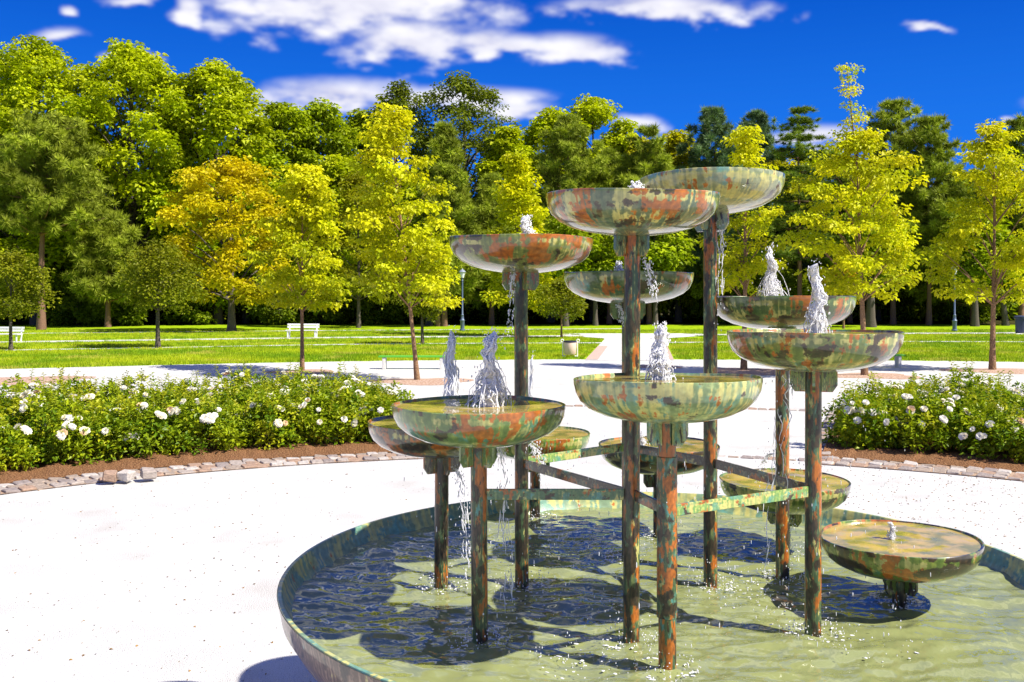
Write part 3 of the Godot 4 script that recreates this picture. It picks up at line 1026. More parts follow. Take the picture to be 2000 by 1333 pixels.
# a frothing column of water: a lumpy core, strands that arch over and fall, and loose drops
func jet_mesh(height: float, r0: float, spread: float, strands: int, s: int) -> ArrayMesh:
	var rng := rnd(s)
	var n := noise(s, 1.0, 3)
	var b := Buf.new()
	var flare := clampf(spread / r0 * 0.4, 0.0, 1.6)
	var sway := func(t: float) -> Vector3:
		return Vector3(n.get_noise_2d(t * 2.2, 5.0), 0, n.get_noise_2d(t * 2.2, 15.0)) * r0 * 1.8 * t
	var girth := func(t: float) -> float:
		var g := r0 * (1.0 - 0.38 * t + flare * pow(1.0 - t, 3.0)) * (1.0 + 0.55 * n.get_noise_2d(t * 8.0, 40.0))
		return g * (sqrt(maxf(0.0, (1.0 - t) / 0.12)) if t > 0.88 else 1.0)
	# the unbroken heart of the jet
	for shell in 3:
		var path := []
		var radii := []
		var steps := 48
		var off := Vector3(rng.randf_range(-1, 1), 0, rng.randf_range(-1, 1)) * r0 * 0.2
		for j in steps + 1:
			var t := float(j) / steps
			path.append(sway.call(t) + off * (1.0 - t) + Vector3(0, height * t * (1.0 - 0.07 * shell), 0))
			radii.append(maxf(0.0008, girth.call(t) * rng.randf_range(0.48, 0.66)))
		b.tube(path, radii, 14, 0.09, rng)
	# streaks that rise and fall round it
	for k in 46 + strands * 4:
		var a := rng.randf() * TAU
		var t0 := pow(rng.randf(), 1.3) * 0.9
		var t1 := minf(1.0, t0 + rng.randf_range(0.12, 0.45))
		var k0 := rng.randf_range(0.45, 1.15)
		var path := []
		var radii := []
		var fat := r0 * rng.randf_range(0.04, 0.15)
		for j in 7:
			var t := lerpf(t0, t1, j / 6.0)
			var d: float = girth.call(t) * k0
			var aa := a + n.get_noise_2d(t * 6.0, k * 3.0) * 0.9
			path.append(sway.call(t) + Vector3(cos(aa) * d, height * t, sin(aa) * d))
			radii.append(fat * sin(PI * (0.1 + 0.8 * j / 6.0)) * rng.randf_range(0.7, 1.3))
		b.tube(path, radii, 5, 0.25, rng)
	# a fringe that arches over and falls back
	for k in strands * 2:
		var a := rng.randf() * TAU
		var out := spread * rng.randf_range(0.2, 1.0)
		var top := height * rng.randf_range(0.12, 0.6)
		var path := []
		var radii := []
		for j in 9:
			var t := j / 8.0
			var d := r0 * 0.7 + out * t
			path.append(Vector3(cos(a) * d + n.get_noise_2d(t * 4.0, k * 9.0) * r0 * 0.5, top * (1.0 - t * t) + 0.002, sin(a) * d + n.get_noise_2d(t * 4.0, k * 9.0 + 50.0) * r0 * 0.5))
			radii.append(r0 * rng.randf_range(0.02, 0.09))
		b.tube(path, radii, 5, 0.4, rng)
	for k in 30 + strands * 6:
		var a := rng.randf() * TAU
		var t := rng.randf()
		var d: float = girth.call(minf(t, 0.9)) * rng.randf_range(0.8, 1.15) + spread * pow(rng.randf(), 3.0) * (1.0 - t * 0.6)
		var r := rng.randf_range(0.0012, 0.0036)
		b.ball(sway.call(t) + Vector3(cos(a) * d, height * t * 1.06, sin(a) * d), Vector3(r, r * rng.randf_range(1.0, 2.4), r), 3, 5)
	return b.done()


func stream_mesh(from: Vector3, to: Vector3, width: float, strands: int, s: int) -> ArrayMesh:
	var rng := rnd(s)
	var n := noise(s, 1.0, 2)
	var b := Buf.new()
	for k in strands * 5:
		var off := Vector3(rng.randf_range(-1, 1), 0, rng.randf_range(-1, 1)) * width
		var t0 := pow(rng.randf(), 1.2) * 0.92
		var t1 := minf(t0 + rng.randf_range(0.05, 0.22) * (1.25 - t0), 1.0)
		var path := []
		var radii := []
		for j in 7:
			var t := lerpf(t0, t1, j / 6.0)
			var p := from.lerp(to, t)
			p.y = lerpf(from.y, to.y, t * t)
			path.append(p + off * (0.3 + t) + Vector3(n.get_noise_2d(t * 6.0, k * 7.0), 0, n.get_noise_2d(t * 6.0, k * 7.0 + 30.0)) * width * 0.5)
			radii.append(rng.randf_range(0.0010, 0.0034) * sin(PI * (0.08 + 0.84 * j / 6.0)))
		b.tube(path, radii, 5, 0.3, rng)
	for k in strands * 10:
		var t := rng.randf()
		var p := from.lerp(to, t)
		p.y = lerpf(from.y, to.y, t * t)
		var r := rng.randf_range(0.0010, 0.0032)
		b.ball(p + Vector3(rng.randf_range(-1, 1), rng.randf_range(-1, 1), rng.randf_range(-1, 1)) * width * 1.4, Vector3(r, r * 2.0, r), 3, 5)
	return b.done(false)


func jets() -> void:
	var foam := foam_material()
	var at := {}
	for e in BOWLS:
		at[e.p] = Vector3(e.x, e.h - 0.01, -e.z)
	# bowl, offset x, z, height, radius, spread, strands
	for e in [
		["a", 0.045, 0.0, 0.315, 0.036, 0.085, 18, "tall white splitting jet in the low front left bowl"],
		["i", 0.055, 0.0, 0.46, 0.030, 0.06, 9, "bluish two legged jet in the brown bowl at left"],
		["d", 0.03, 0.0, 0.125, 0.030, 0.02, 8, "short thick jet in the tall orange brown bowl"],
		["c", 0.015, 0.0, 0.062, 0.026, 0.03, 7, "low bubbling jet in the tall front bowl"],
		["f", -0.05, 0.0, 0.07, 0.018, 0.03, 5, "small jet in the middle rear bowl"],
		["n", -0.055, 0.0, 0.27, 0.024, 0.085, 12, "leaning jet with a side splash in the right rear bowl"],
		["g", 0.02, 0.0, 0.30, 0.030, 0.045, 10, "tall narrow jet in the front right bowl"],
		["b", -0.025, 0.0, 0.215, 0.033, 0.045, 13, "foaming jet in the front middle bowl"],
		["j", -0.02, 0.0, 0.52, 0.020, 0.05, 8, "thin jet behind the left post in the lime green bowl"],
		["h", -0.035, 0.0, 0.082, 0.013, 0.012, 4, "tiny bubbling jet in the lowest bowl at right"],
		["k", -0.10, 0.0, 0.09, 0.014, 0.03, 4, "small jet in the dark brown rear bowl"],
		["l", -0.03, 0.0, 0.16, 0.010, 0.08, 4, "thin sparse jet in the low bowl at right rear"],
	]:
		var o := MeshInstance3D.new()
		o.name = numbered("water_jet")
		o.mesh = jet_mesh(e[3], e[4], e[5], e[6], hash(e[0]) % 7000)
		o.material_override = foam
		o.position = at[e[0]] + Vector3(e[1], 0, e[2])
		add_child(o)
		tag(o, e[7], "water jet", "jets of the fountain")
	for e in [
		[at["d"] + Vector3(-0.035, -0.17, 0.06), at["d"] + Vector3(-0.055, -0.47, 0.10), 0.012, 9, "stream running off the underside of the tall orange brown bowl"],
		[at["c"] + Vector3(0.045, -0.27, 0.0), at["c"] + Vector3(0.09, -0.44, 0.02), 0.016, 9, "stream spilling down beside the tall front post"],
		[at["f"] + Vector3(-0.06, -0.17, 0.05), at["f"] + Vector3(-0.035, -0.31, 0.08), 0.016, 7, "stream dripping from under the middle rear bowl"],
		[at["e"] + Vector3(0.055, -0.20, 0.03), at["e"] + Vector3(0.03, -0.75, 0.05), 0.02, 7, "fine spray falling beside the tallest post"],
		[at["d"] + Vector3(0.05, -1.02, 0.06), at["d"] + Vector3(0.12, -1.22, 0.10), 0.022, 12, "white stream pouring behind the low front left bowl"],
		[at["i"] + Vector3(0.07, -0.22, 0.05), Vector3(-0.20, POOL, -4.72), 0.022, 10, "broken stream falling into the pool between the two left posts"],
		[at["a"] + Vector3(0.09, -0.17, -0.05), Vector3(-0.02, POOL, -4.2), 0.03, 7, "thin drips under the low front left bowl"],
		[at["n"] + Vector3(-0.04, -0.80, 0.02), Vector3(1.33, 1.47, -5.3), 0.02, 6, "thin stream falling into the low bowl at right rear"],
		[at["g"] + Vector3(-0.10, -0.17, 0.0), Vector3(1.16, POOL, -4.3), 0.06, 4, "sparse drips under the front right bowl"],
		[at["l"] + Vector3(-0.02, -0.17, 0.05), Vector3(1.50, POOL, -5.35), 0.06, 9, "curtain of drips under the low bowl at right rear"],
	]:
		var o := MeshInstance3D.new()
		o.name = numbered("water_stream")
		o.mesh = stream_mesh(e[0], e[1], e[2], e[3], hash(e[4]) % 7000)
		o.material_override = foam
		add_child(o)
		tag(o, e[4], "water stream", "streams falling from the bowls")
		o.set_meta("kind", "stuff")
	# drops, crests and bubbles thrown up where the water lands
	var rng := rnd(55)
	var drop := Buf.new()
	drop.ball(Vector3.ZERO, Vector3.ONE, 4, 7)
	var places := []
	var tints := []
	var spots := []
	for e in BOWLS:
		var f := Vector3(e.x, POOL, -e.z)
		for k in 3:
			spots.append([f, 0.10])
	for k in 16:
		var a := rng.randf() * TAU
		spots.append([FOUNTAIN + Vector3(cos(a), 0, sin(a)) * rng.randf_range(0.2, 1.3) + Vector3(0, POOL, 0), 0.16])
	for s in spots:
		for k in 46:
			var a := rng.randf() * TAU
			var d: float = s[1] * pow(rng.randf(), 0.7) + 0.036
			var y := absf(rng.randfn()) * 0.022 if rng.randf() < 0.75 else absf(rng.randfn()) * 0.07
			var r := rng.randf_range(0.001, 0.0034)
			var p: Vector3 = s[0] + Vector3(cos(a) * d, y, sin(a) * d)
			var sc := Vector3(r, r * rng.randf_range(0.8, 2.0), r)
			if y < 0.012:
				sc = Vector3(r * rng.randf_range(1.5, 5.0), r * 0.7, r * rng.randf_range(1.0, 2.6))
			places.append(Transform3D(Basis(Vector3.UP, rng.randf() * TAU).scaled_local(sc), p))
			tints.append(Color.WHITE)
	for k in 500:
		# drips everywhere between the posts
		var a := rng.randf() * TAU
		var d := 1.3 * sqrt(rng.randf())
		var r := rng.randf_range(0.001, 0.0026)
		places.append(Transform3D(Basis().scaled_local(Vector3(r, r * rng.randf_range(1.5, 6.0), r)), FOUNTAIN + Vector3(cos(a) * d, POOL + rng.randf() * 0.75, sin(a) * d)))
		tints.append(Color.WHITE)
	var g := many("splash_drops", drop.done(), foam, places, tints, self)
	tag(g, "clear drops and foam splashing on the green pool", "splash")


# ---------------------------------------------------------------- roses
func roses() -> void:
	var rng := rnd(33)
	var clump := Buf.new()
	for i in 34:
		var d := Vector3(rng.randfn(), rng.randfn(), rng.randfn()).normalized()
		var p := d * Vector3(0.13, 0.10, 0.13) * pow(rng.randf(), 0.4)
		var out := (d + Vector3(rng.randf_range(-1, 1), rng.randf_range(-0.6, 0.6), rng.randf_range(-1, 1))).normalized()
		clump.leaf(p, out, (Vector3.UP * 1.2 + d * 0.6 + Vector3(rng.randf_range(-1, 1), 0, rng.randf_range(-1, 1)) * 0.7).normalized(), rng.randf_range(0.055, 0.088), rng.randf_range(0.036, 0.052))
	var leaf_mesh := clump.done(false)
	var shoot := Buf.new()
	shoot.tube([Vector3.ZERO, Vector3(0.01, 0.14, 0), Vector3(0.0, 0.28, 0.01)], [0.004, 0.003, 0.002], 5)
	for i in 12:
		var a := i * 2.4
		shoot.leaf(Vector3(0.005, 0.05 + i * 0.02, 0), Vector3(cos(a), 0.35, sin(a)).normalized(), Vector3.UP, 0.06, 0.035)
	var shoot_mesh := shoot.done(false)
	# a full double bloom
	var bl := Buf.new()
	for ring in 4:
		var cnt: int = [6, 6, 5, 4][ring]
		var rad: float = [0.030, 0.023, 0.015, 0.007][ring]
		var lift: float = [0.3, 0.75, 1.3, 2.2][ring]
		for i in cnt:
			var a := TAU * (i + ring * 0.5) / cnt + rng.randf_range(-0.15, 0.15)
			var o := Vector3(cos(a), lift, sin(a)).normalized()
			var s := Vector3(-sin(a), 0, cos(a))
			var base := Vector3(cos(a), 0, sin(a)) * rad * 0.35
			var mid := base + o * 0.026
			var w := 0.021 + rng.randf_range(-0.002, 0.003)
			bl.quad(base - s * w * 0.4, mid - s * w, mid + s * w, base + s * w * 0.4)
			bl.quad(mid - s * w, mid - s * w * 0.6 + o * 0.010 + Vector3(cos(a), 0, sin(a)) * 0.007, mid + s * w * 0.6 + o * 0.010 + Vector3(cos(a), 0, sin(a)) * 0.007, mid + s * w)
	var bloom := bl.done(false)
	var bloom_mats := [plain(lin(0.82, 0.80, 0.70), 0.6, 0.3), plain(lin(0.80, 0.74, 0.55), 0.6, 0.3), plain(lin(0.70, 0.50, 0.28), 0.7, 0.3)]
	for m in bloom_mats:
		m.backlight_enabled = true
		m.backlight = lin(0.35, 0.33, 0.25)
	var mat := leafy(0.4, 0.7)
	var stem_mat := plain(lin(0.08, 0.06, 0.025), 0.8)
	var ordinal := ["nearest", "second", "third", "fourth", "fifth", "sixth", "seventh", "eighth", "ninth", "tenth", "eleventh", "twelfth"]
	var rows := [[12.15, "front row"], [13.35, "second row"], [14.6, "third row"], [15.9, "back row"]]
	for side in [["left", -13.6, -1.0, 11], ["right", 24.6, 1.0, 9]]:
		for ri in 4:
			var r: float = rows[ri][0]
			var step := rad_to_deg(1.02 / r)
			for k in side[3]:
				var deg: float = side[1] + side[2] * step * (k + (0.5 if ri % 2 else 0.0))
				var p := polar(r + rng.randf_range(-0.12, 0.12), deg + rng.randf_range(-0.4, 0.4), 0.05)
				if absf(p.x / p.z) > 0.60 or -p.z < 4:
					continue
				var tall := rng.randf_range(0.66, 0.86) + (0.08 if ri == 3 else 0.0)
				if side[0] == "right" and k < 1:
					tall *= 0.92
				if side[0] == "left" and k < 1:
					tall *= 0.9
				var bush := thing("rose_bush", "white flowering rose bush in the %s of the %s bed, %s from the avenue" % [rows[ri][1], side[0], ordinal[k]], "rose bush", p, 0.0, "white roses in the two beds")
				var places := []
				var tints := []
				var w := rng.randf_range(0.54, 0.66)
				var lumps := noise(700 + k * 7 + ri * 41 + (500 if side[0] == "left" else 0), 1.1, 2)
				var surf := func(a: float, e: float) -> Vector3:
					var d := Vector3(cos(a) * cos(e), sin(e), sin(a) * cos(e))
					var q := 1.0 + 0.62 * lumps.get_noise_3dv(d * 1.4)
					return Vector3(d.x * w * q, tall * 0.40 + d.y * tall * 0.56 * q, d.z * w * q)
				var tot := 150 if ri < 2 else 105
				for i in tot:
					var a := rng.randf() * TAU
					var e := asin(rng.randf_range(-0.62, 1.0))
					var q: Vector3 = surf.call(a, e)
					var c := Vector3(0, tall * 0.4, 0)
					q = c + (q - c) * pow(rng.randf(), 0.22)
					var s := rng.randf_range(0.75, 1.25)
					places.append(Transform3D(Basis.from_euler(Vector3(rng.randf_range(-0.4, 0.4), rng.randf() * TAU, rng.randf_range(-0.4, 0.4))).scaled(Vector3.ONE * s), q))
					var t := rng.randf()
					var col := Color(0.11, 0.21, 0.008).lerp(Color(0.41, 0.48, 0.012), t)
					if rng.randf() < 0.10:
						col = Color(0.46, 0.48, 0.02)
					tints.append(col)
				many("foliage", leaf_mesh, mat, places, tints, bush)
				places = []
				tints = []
				for i in 20:
					var a := rng.randf() * TAU
					var q: Vector3 = surf.call(a, rng.randf_range(0.4, 1.5))
					places.append(Transform3D(Basis.from_euler(Vector3(rng.randf_range(-0.4, 0.4), rng.randf() * TAU, rng.randf_range(-0.4, 0.4))).scaled(Vector3.ONE * rng.randf_range(0.6, 1.3)), q - Vector3(0, 0.06, 0)))
					tints.append(Color(0.28, 0.38, 0.012).lerp(Color(0.46, 0.44, 0.02), rng.randf()))
				many("shoot", shoot_mesh, mat, places, tints, bush)
				var st := Buf.new()
				for i in 7:
					var a := rng.randf() * TAU
					var q := Vector3(cos(a), 0, sin(a)) * rng.randf_range(0.15, 0.35)
					st.tube([Vector3(q.x * 0.25, -0.03, q.z * 0.25), Vector3(q.x * 0.6, 0.22, q.z * 0.6), Vector3(q.x, 0.5, q.z)], [0.011, 0.008, 0.005], 5)
				part("stem", st.done(), stem_mat, bush)
				# blooms come in trusses
				var trusses := rng.randi_range(7, 12) if ri < 2 else rng.randi_range(7, 11)
				if side[0] == "left" and ri == 0 and k in [2, 3, 4]:
					trusses = 5
				for i in trusses:
					var a := rng.randf_range(0.1, PI - 0.1) if ri == 0 else rng.randf() * TAU
					var e := rng.randf_range(0.15, 1.2)
					var c: Vector3 = surf.call(a, e)
					var cnt := rng.randi_range(1, 4) if rng.randf() < 0.8 else rng.randi_range(4, 7)
					for f in cnt:
						var off := Vector3(rng.randf_range(-1, 1), rng.randf_range(-0.45, 0.45), rng.randf_range(-1, 1)) * (0.028 * sqrt(float(cnt)))
						var nrm := (c - Vector3(0, tall * 0.3, 0)).normalized() + Vector3(0, 0.4, 0.5) + off * 4.0
						var y := nrm.normalized()
						var x := y.cross(Vector3.FORWARD).normalized()
						var basis := Basis(x, y, x.cross(y)).rotated(y, rng.randf() * TAU).scaled(Vector3.ONE * rng.randf_range(0.8, 1.35))
						var which := 0 if rng.randf() < 0.8 else (1 if rng.randf() < 0.75 else 2)
						part("blossom", bloom, bloom_mats[which], bush, Transform3D(basis, c + off + nrm.normalized() * 0.05))


# ---------------------------------------------------------------- trees
var clump_maple: ArrayMesh
var clump_plane: ArrayMesh
var clump_small: ArrayMesh
var clump_pine: ArrayMesh
var mat_leaf: StandardMaterial3D
var mat_needle: StandardMaterial3D
var bark_brown: StandardMaterial3D
var bark_grey: StandardMaterial3D
var bark_pine: StandardMaterial3D


func leaf_clump(cnt: int, size: Vector3, length: float, width: float, droop: float, s: int) -> ArrayMesh:
	var rng := rnd(s)
	var b := Buf.new()
	for i in cnt:
		var d := Vector3(rng.randfn(), rng.randfn(), rng.randfn()).normalized()
		var p := d * size * pow(rng.randf(), 0.45)
		var out := (Vector3(d.x, d.y * 0.3 - droop, d.z) + Vector3(rng.randf_range(-1, 1), rng.randf_range(-0.4, 0.4), rng.randf_range(-1, 1)) * 0.7).normalized()
		var nor := (Vector3.UP * 1.1 + d * 0.5 + Vector3(rng.randf_range(-1, 1), rng.randf_range(-0.3, 0.3), rng.randf_range(-1, 1)) * 0.6).normalized()
		var k := rng.randf_range(0.7, 1.2)
		b.leaf(p, out, nor, length * k, width * k)
	return b.done(false)


func needle_tuft(cnt: int, r: float, w: float, s: int) -> ArrayMesh:
	var rng := rnd(s)
	var b := Buf.new()
	for i in cnt:
		var d := (Vector3(rng.randfn(), rng.randfn() * 0.8 + 0.35, rng.randfn())).normalized()
		var side := d.cross(Vector3(rng.randfn(), rng.randfn(), rng.randfn())).normalized() * w
		var l := r * rng.randf_range(0.6, 1.1)
		b.tri(d * l * 0.05 - side, d * l, d * l * 0.05 + side)
	return b.done(false)


func bark(s: int, c0: Color, c1: Color) -> StandardMaterial3D:
	var m := surface(ramp_texture(s, 0.05, 4, [0.0, 0.5, 1.0], [c0, c0.lerp(c1, 0.5), c1], 256), 0.9, 0.95, height_texture(s + 1, 0.06, 4, 256), 3.0, 0.2)
	m.uv1_scale = Vector3(2.2, 0.7, 2.2)
	return m


func tree_kit() -> void:
	clump_maple = leaf_clump(34, Vector3(0.36, 0.17, 0.36), 0.135, 0.12, 0.4, 1)
	clump_small = leaf_clump(24, Vector3(0.34, 0.24, 0.34), 0.15, 0.11, 0.15, 2)
	clump_plane = leaf_clump(30, Vector3(0.75, 0.52, 0.75), 0.40, 0.30, 0.2, 3)
	clump_pine = needle_tuft(84, 0.60, 0.034, 4)
	mat_leaf = leafy(0.5, 0.85)
	mat_needle = leafy(0.6, 0.4)
	bark_brown = bark(140, Color(0.13, 0.075, 0.04), Color(0.42, 0.26, 0.15))
	bark_grey = bark(142, Color(0.05, 0.042, 0.036), Color(0.20, 0.165, 0.14))
	bark_pine = bark(144, Color(0.10, 0.055, 0.035), Color(0.34, 0.20, 0.14))


# lobes: clusters of foliage carried on limbs; each tree is trunk (with its limbs) and crown
func broadleaf(label: String, called: String, at: Vector3, height: float, wide: float, bare: float, p: Dictionary) -> void:
	var s: int = p.get("seed", hash(label) % 100000)
	var rng := rnd(s)
	var t := thing(called, label, "tree", at, 0.0, p.get("group", ""))
	var lobes: int = p.get("lobes", 26)
	var per: int = p.get("per", 16)
	var flat: float = p.get("flat", 0.6)
	var lobe_r: float = p.get("lobe", 0.9)
	var taper: float = p.get("taper", 0.0)
	var clump: ArrayMesh = p.get("clump", clump_plane)
	var size: float = p.get("size", 1.0)
	var ca: Color = p.ca
	var cb: Color = p.cb
	var tr: float = p.get("trunk", 0.2)
	var lean: Vector3 = p.get("lean", Vector3.ZERO)
	var b := Buf.new()
	var crown_h := height - bare
	var spine := func(y: float) -> Vector3:
		var f := y / height
		return Vector3(lean.x * f + sin(f * 4.0 + s) * tr * 0.5 * f, y, lean.z * f + cos(f * 3.0 + s) * tr * 0.5 * f)
	var path := []
	var radii := []
	for j in 13:
		var f := j / 12.0
		path.append(spine.call(height * 0.94 * f))
		radii.append(maxf(tr * (1.0 - 0.93 * f) * (1.35 - 0.35 * minf(f * 10.0, 1.0)), 0.012))
	path[0] = path[0] - Vector3(0, 0.1, 0)
	b.tube(path, radii, 10, 0.06, rng)
	var places := []
	var tints := []
	for i in lobes:
		var f := (i + rng.randf_range(0.1, 0.9)) / lobes
		var fm: float = p.get("belly", 0.45)
		var off := (f - fm) / (1.0 - fm) if f > fm else (fm - f) / fm * 0.85
		var shape := sqrt(maxf(0.0, 1.0 - pow(absf(off), 2.4)))
		shape = lerpf(shape, (1.0 - f) * 1.05 + 0.06, taper)
		var env := maxf(wide / 2 * shape - lobe_r * 0.55, 0.0)
		var a := i * 2.39996 + rng.randf_range(-0.5, 0.5)
		var rad := env * sqrt(rng.randf_range(0.30, 1.0)) * rng.randf_range(0.85, 1.22 + 0.22 * float(p.get("wild", 0.0)))
		var y := bare + crown_h * f * 0.95
		var lr := lobe_r * rng.randf_range(0.7, 1.25) * lerpf(1.0, 0.62, f * p.get("thin", 0.4))
		var c: Vector3 = spine.call(y) + Vector3(cos(a) * rad, 0, sin(a) * rad)
		var from: Vector3 = spine.call(maxf(y - rad * p.get("rise", 0.7) - 0.1, bare * 0.85))
		var lr0 := maxf(tr * 0.42 * (1.0 - 0.8 * from.y / height), 0.014)
		b.tube([from, from.lerp(c, 0.55) + Vector3(0, rad * 0.08, 0), c], [lr0, lr0 * 0.6, lr0 * 0.25], 6)
		var shade := rng.randf_range(0.82, 1.12)
		var cnt := int(per * rng.randf_range(0.75, 1.25) * clampf(pow(lr / lobe_r, 1.5), 0.4, 1.6))
		for k in cnt:
			var d := Vector3(rng.randfn(), rng.randfn() + 0.25, rng.randfn()).normalized()
			var q := c + d * Vector3(lr, lr * flat, lr) * pow(rng.randf(), 0.35)
			q.y -= Vector2(d.x, d.z).length() * lr * p.get("sag", 0.15)
			var sc := size * rng.randf_range(0.75, 1.2)
			places.append(Transform3D(Basis.from_euler(Vector3(rng.randf_range(-0.3, 0.3), rng.randf() * TAU, rng.randf_range(-0.3, 0.3))).scaled(Vector3.ONE * sc), q))
			var col := ca.lerp(cb, clampf(rng.randf() * 0.7 + f * 0.3, 0.0, 1.0))
			var kk := shade * rng.randf_range(0.88, 1.1)
			tints.append(Color(col.r * kk, col.g * kk, col.b * kk))
	for e in p.get("spurs", []):
		# a leader that shoots out of the crown
		var root: Vector3 = spine.call(e[0])
		var tip: Vector3 = e[1]
		b.tube([root, root.lerp(tip, 0.5), tip], [0.03, 0.02, 0.008], 6)
		for k in int(e[2]):
			var q := root.lerp(tip, rng.randf_range(0.12, 1.0)) + Vector3(rng.randf_range(-1, 1), 0, rng.randf_range(-1, 1)) * float(e[3])
			places.append(Transform3D(Basis.from_euler(Vector3(0, rng.randf() * TAU, 0)).scaled(Vector3.ONE * size * rng.randf_range(0.4, 0.75)), q))
			tints.append(ca.lerp(cb, rng.randf()))
	part("trunk", b.done(), p.get("bark", bark_grey), t)
	many("crown", clump, p.get("mat", mat_leaf), places, tints, t)


func pine(label: String, called: String, at: Vector3, height: float, wide: float, bare: float, p: Dictionary) -> void:
	var s: int = p.get("seed", hash(label) % 100000)
	var rng := rnd(s)
	var t := thing(called, label, "tree", at, 0.0, p.get("group", ""))
	var b := Buf.new()
	var tr: float = p.get("trunk", 0.24)
	var lean: Vector3 = p.get("lean", Vector3.ZERO)
	var path := []
	var radii := []
	for j in 10:
		var f := j / 9.0
		path.append(lean * f * f + Vector3(sin(f * 5.0 + s) * 0.12 * f, height * 0.97 * f - (0.1 if j == 0 else 0.0), cos(f * 4.0 + s) * 0.12 * f))
		radii.append(maxf(tr * (1.0 - 0.92 * f) * (1.25 if j == 0 else 1.0), 0.02))
	b.tube(path, radii, 9, 0.07, rng)
	var places := []
	var tints := []
	var ca: Color = p.get("ca", Color(0.115, 0.165, 0.012))
	var cb: Color = p.get("cb", Color(0.36, 0.42, 0.030))
	var tiers: int = p.get("tiers", 14)
	var size: float = p.get("size", 1.0)
	var round_: float = p.get("round", 0.35)
	tiers = int(tiers * 1.5)
	for i in tiers:
		var f := (i + rng.randf_range(0.2, 0.8)) / tiers
		var shape := lerpf(1.0 - f, sqrt(maxf(0.0, 1.0 - pow(f * 1.02 - 0.25, 2.0) / 0.6)), round_)
		var reach := wide / 2 * maxf(shape, 0.10) * rng.randf_range(0.72, 1.12)
		var y := bare + (height - bare) * f
		var arms := rng.randi_range(5, 7)
		var a0 := rng.randf() * TAU
		for k in arms:
			var a := a0 + TAU * k / arms + rng.randf_range(-0.3, 0.3)
			var l := reach * rng.randf_range(0.65, 1.15)
			var rise: float = l * p.get("rise", 0.22) * rng.randf_range(0.3, 1.3)
			var base := lean * f * f + Vector3(0, y, 0)
			var tip := base + Vector3(cos(a) * l, rise, sin(a) * l)
			b.tube([base, base.lerp(tip, 0.5) - Vector3(0, l * 0.05, 0), tip], [tr * 0.25 * (1.1 - f), tr * 0.15 * (1.1 - f), 0.012], 5)
			var cnt := int(maxf(5.0, l * p.get("dense", 4.2) * 0.66))
			var tone := rng.randf_range(0.62, 1.3)
			for m in cnt:
				var g := pow(rng.randf(), 0.7)
				var q := base.lerp(tip, lerpf(0.25, 1.05, g)) + Vector3(rng.randfn(), rng.randfn() * 0.45 + 0.25, rng.randfn()) * (0.16 + 0.065 * l)
				var sc := size * rng.randf_range(0.7, 1.25)
				places.append(Transform3D(Basis.from_euler(Vector3(rng.randf_range(-0.5, 0.5), rng.randf() * TAU, rng.randf_range(-0.5, 0.5))).scaled(Vector3(sc, sc * p.get("tall", 1.0), sc)), q))
				var col := ca.lerp(cb, clampf(g * 0.7 + rng.randf() * 0.4, 0.0, 1.0)) * tone
				tints.append(Color(col.r, col.g, col.b))
	part("trunk", b.done(), p.get("bark", bark_pine), t)
	many("crown", clump_pine, mat_needle, places, tints, t)


func spot(px: float, z: float) -> Vector3:
	# px counts across a 2000 wide picture taken from the eye
	return Vector3((px - 1000.0) / 1900.0 * z, 0.0, -z)


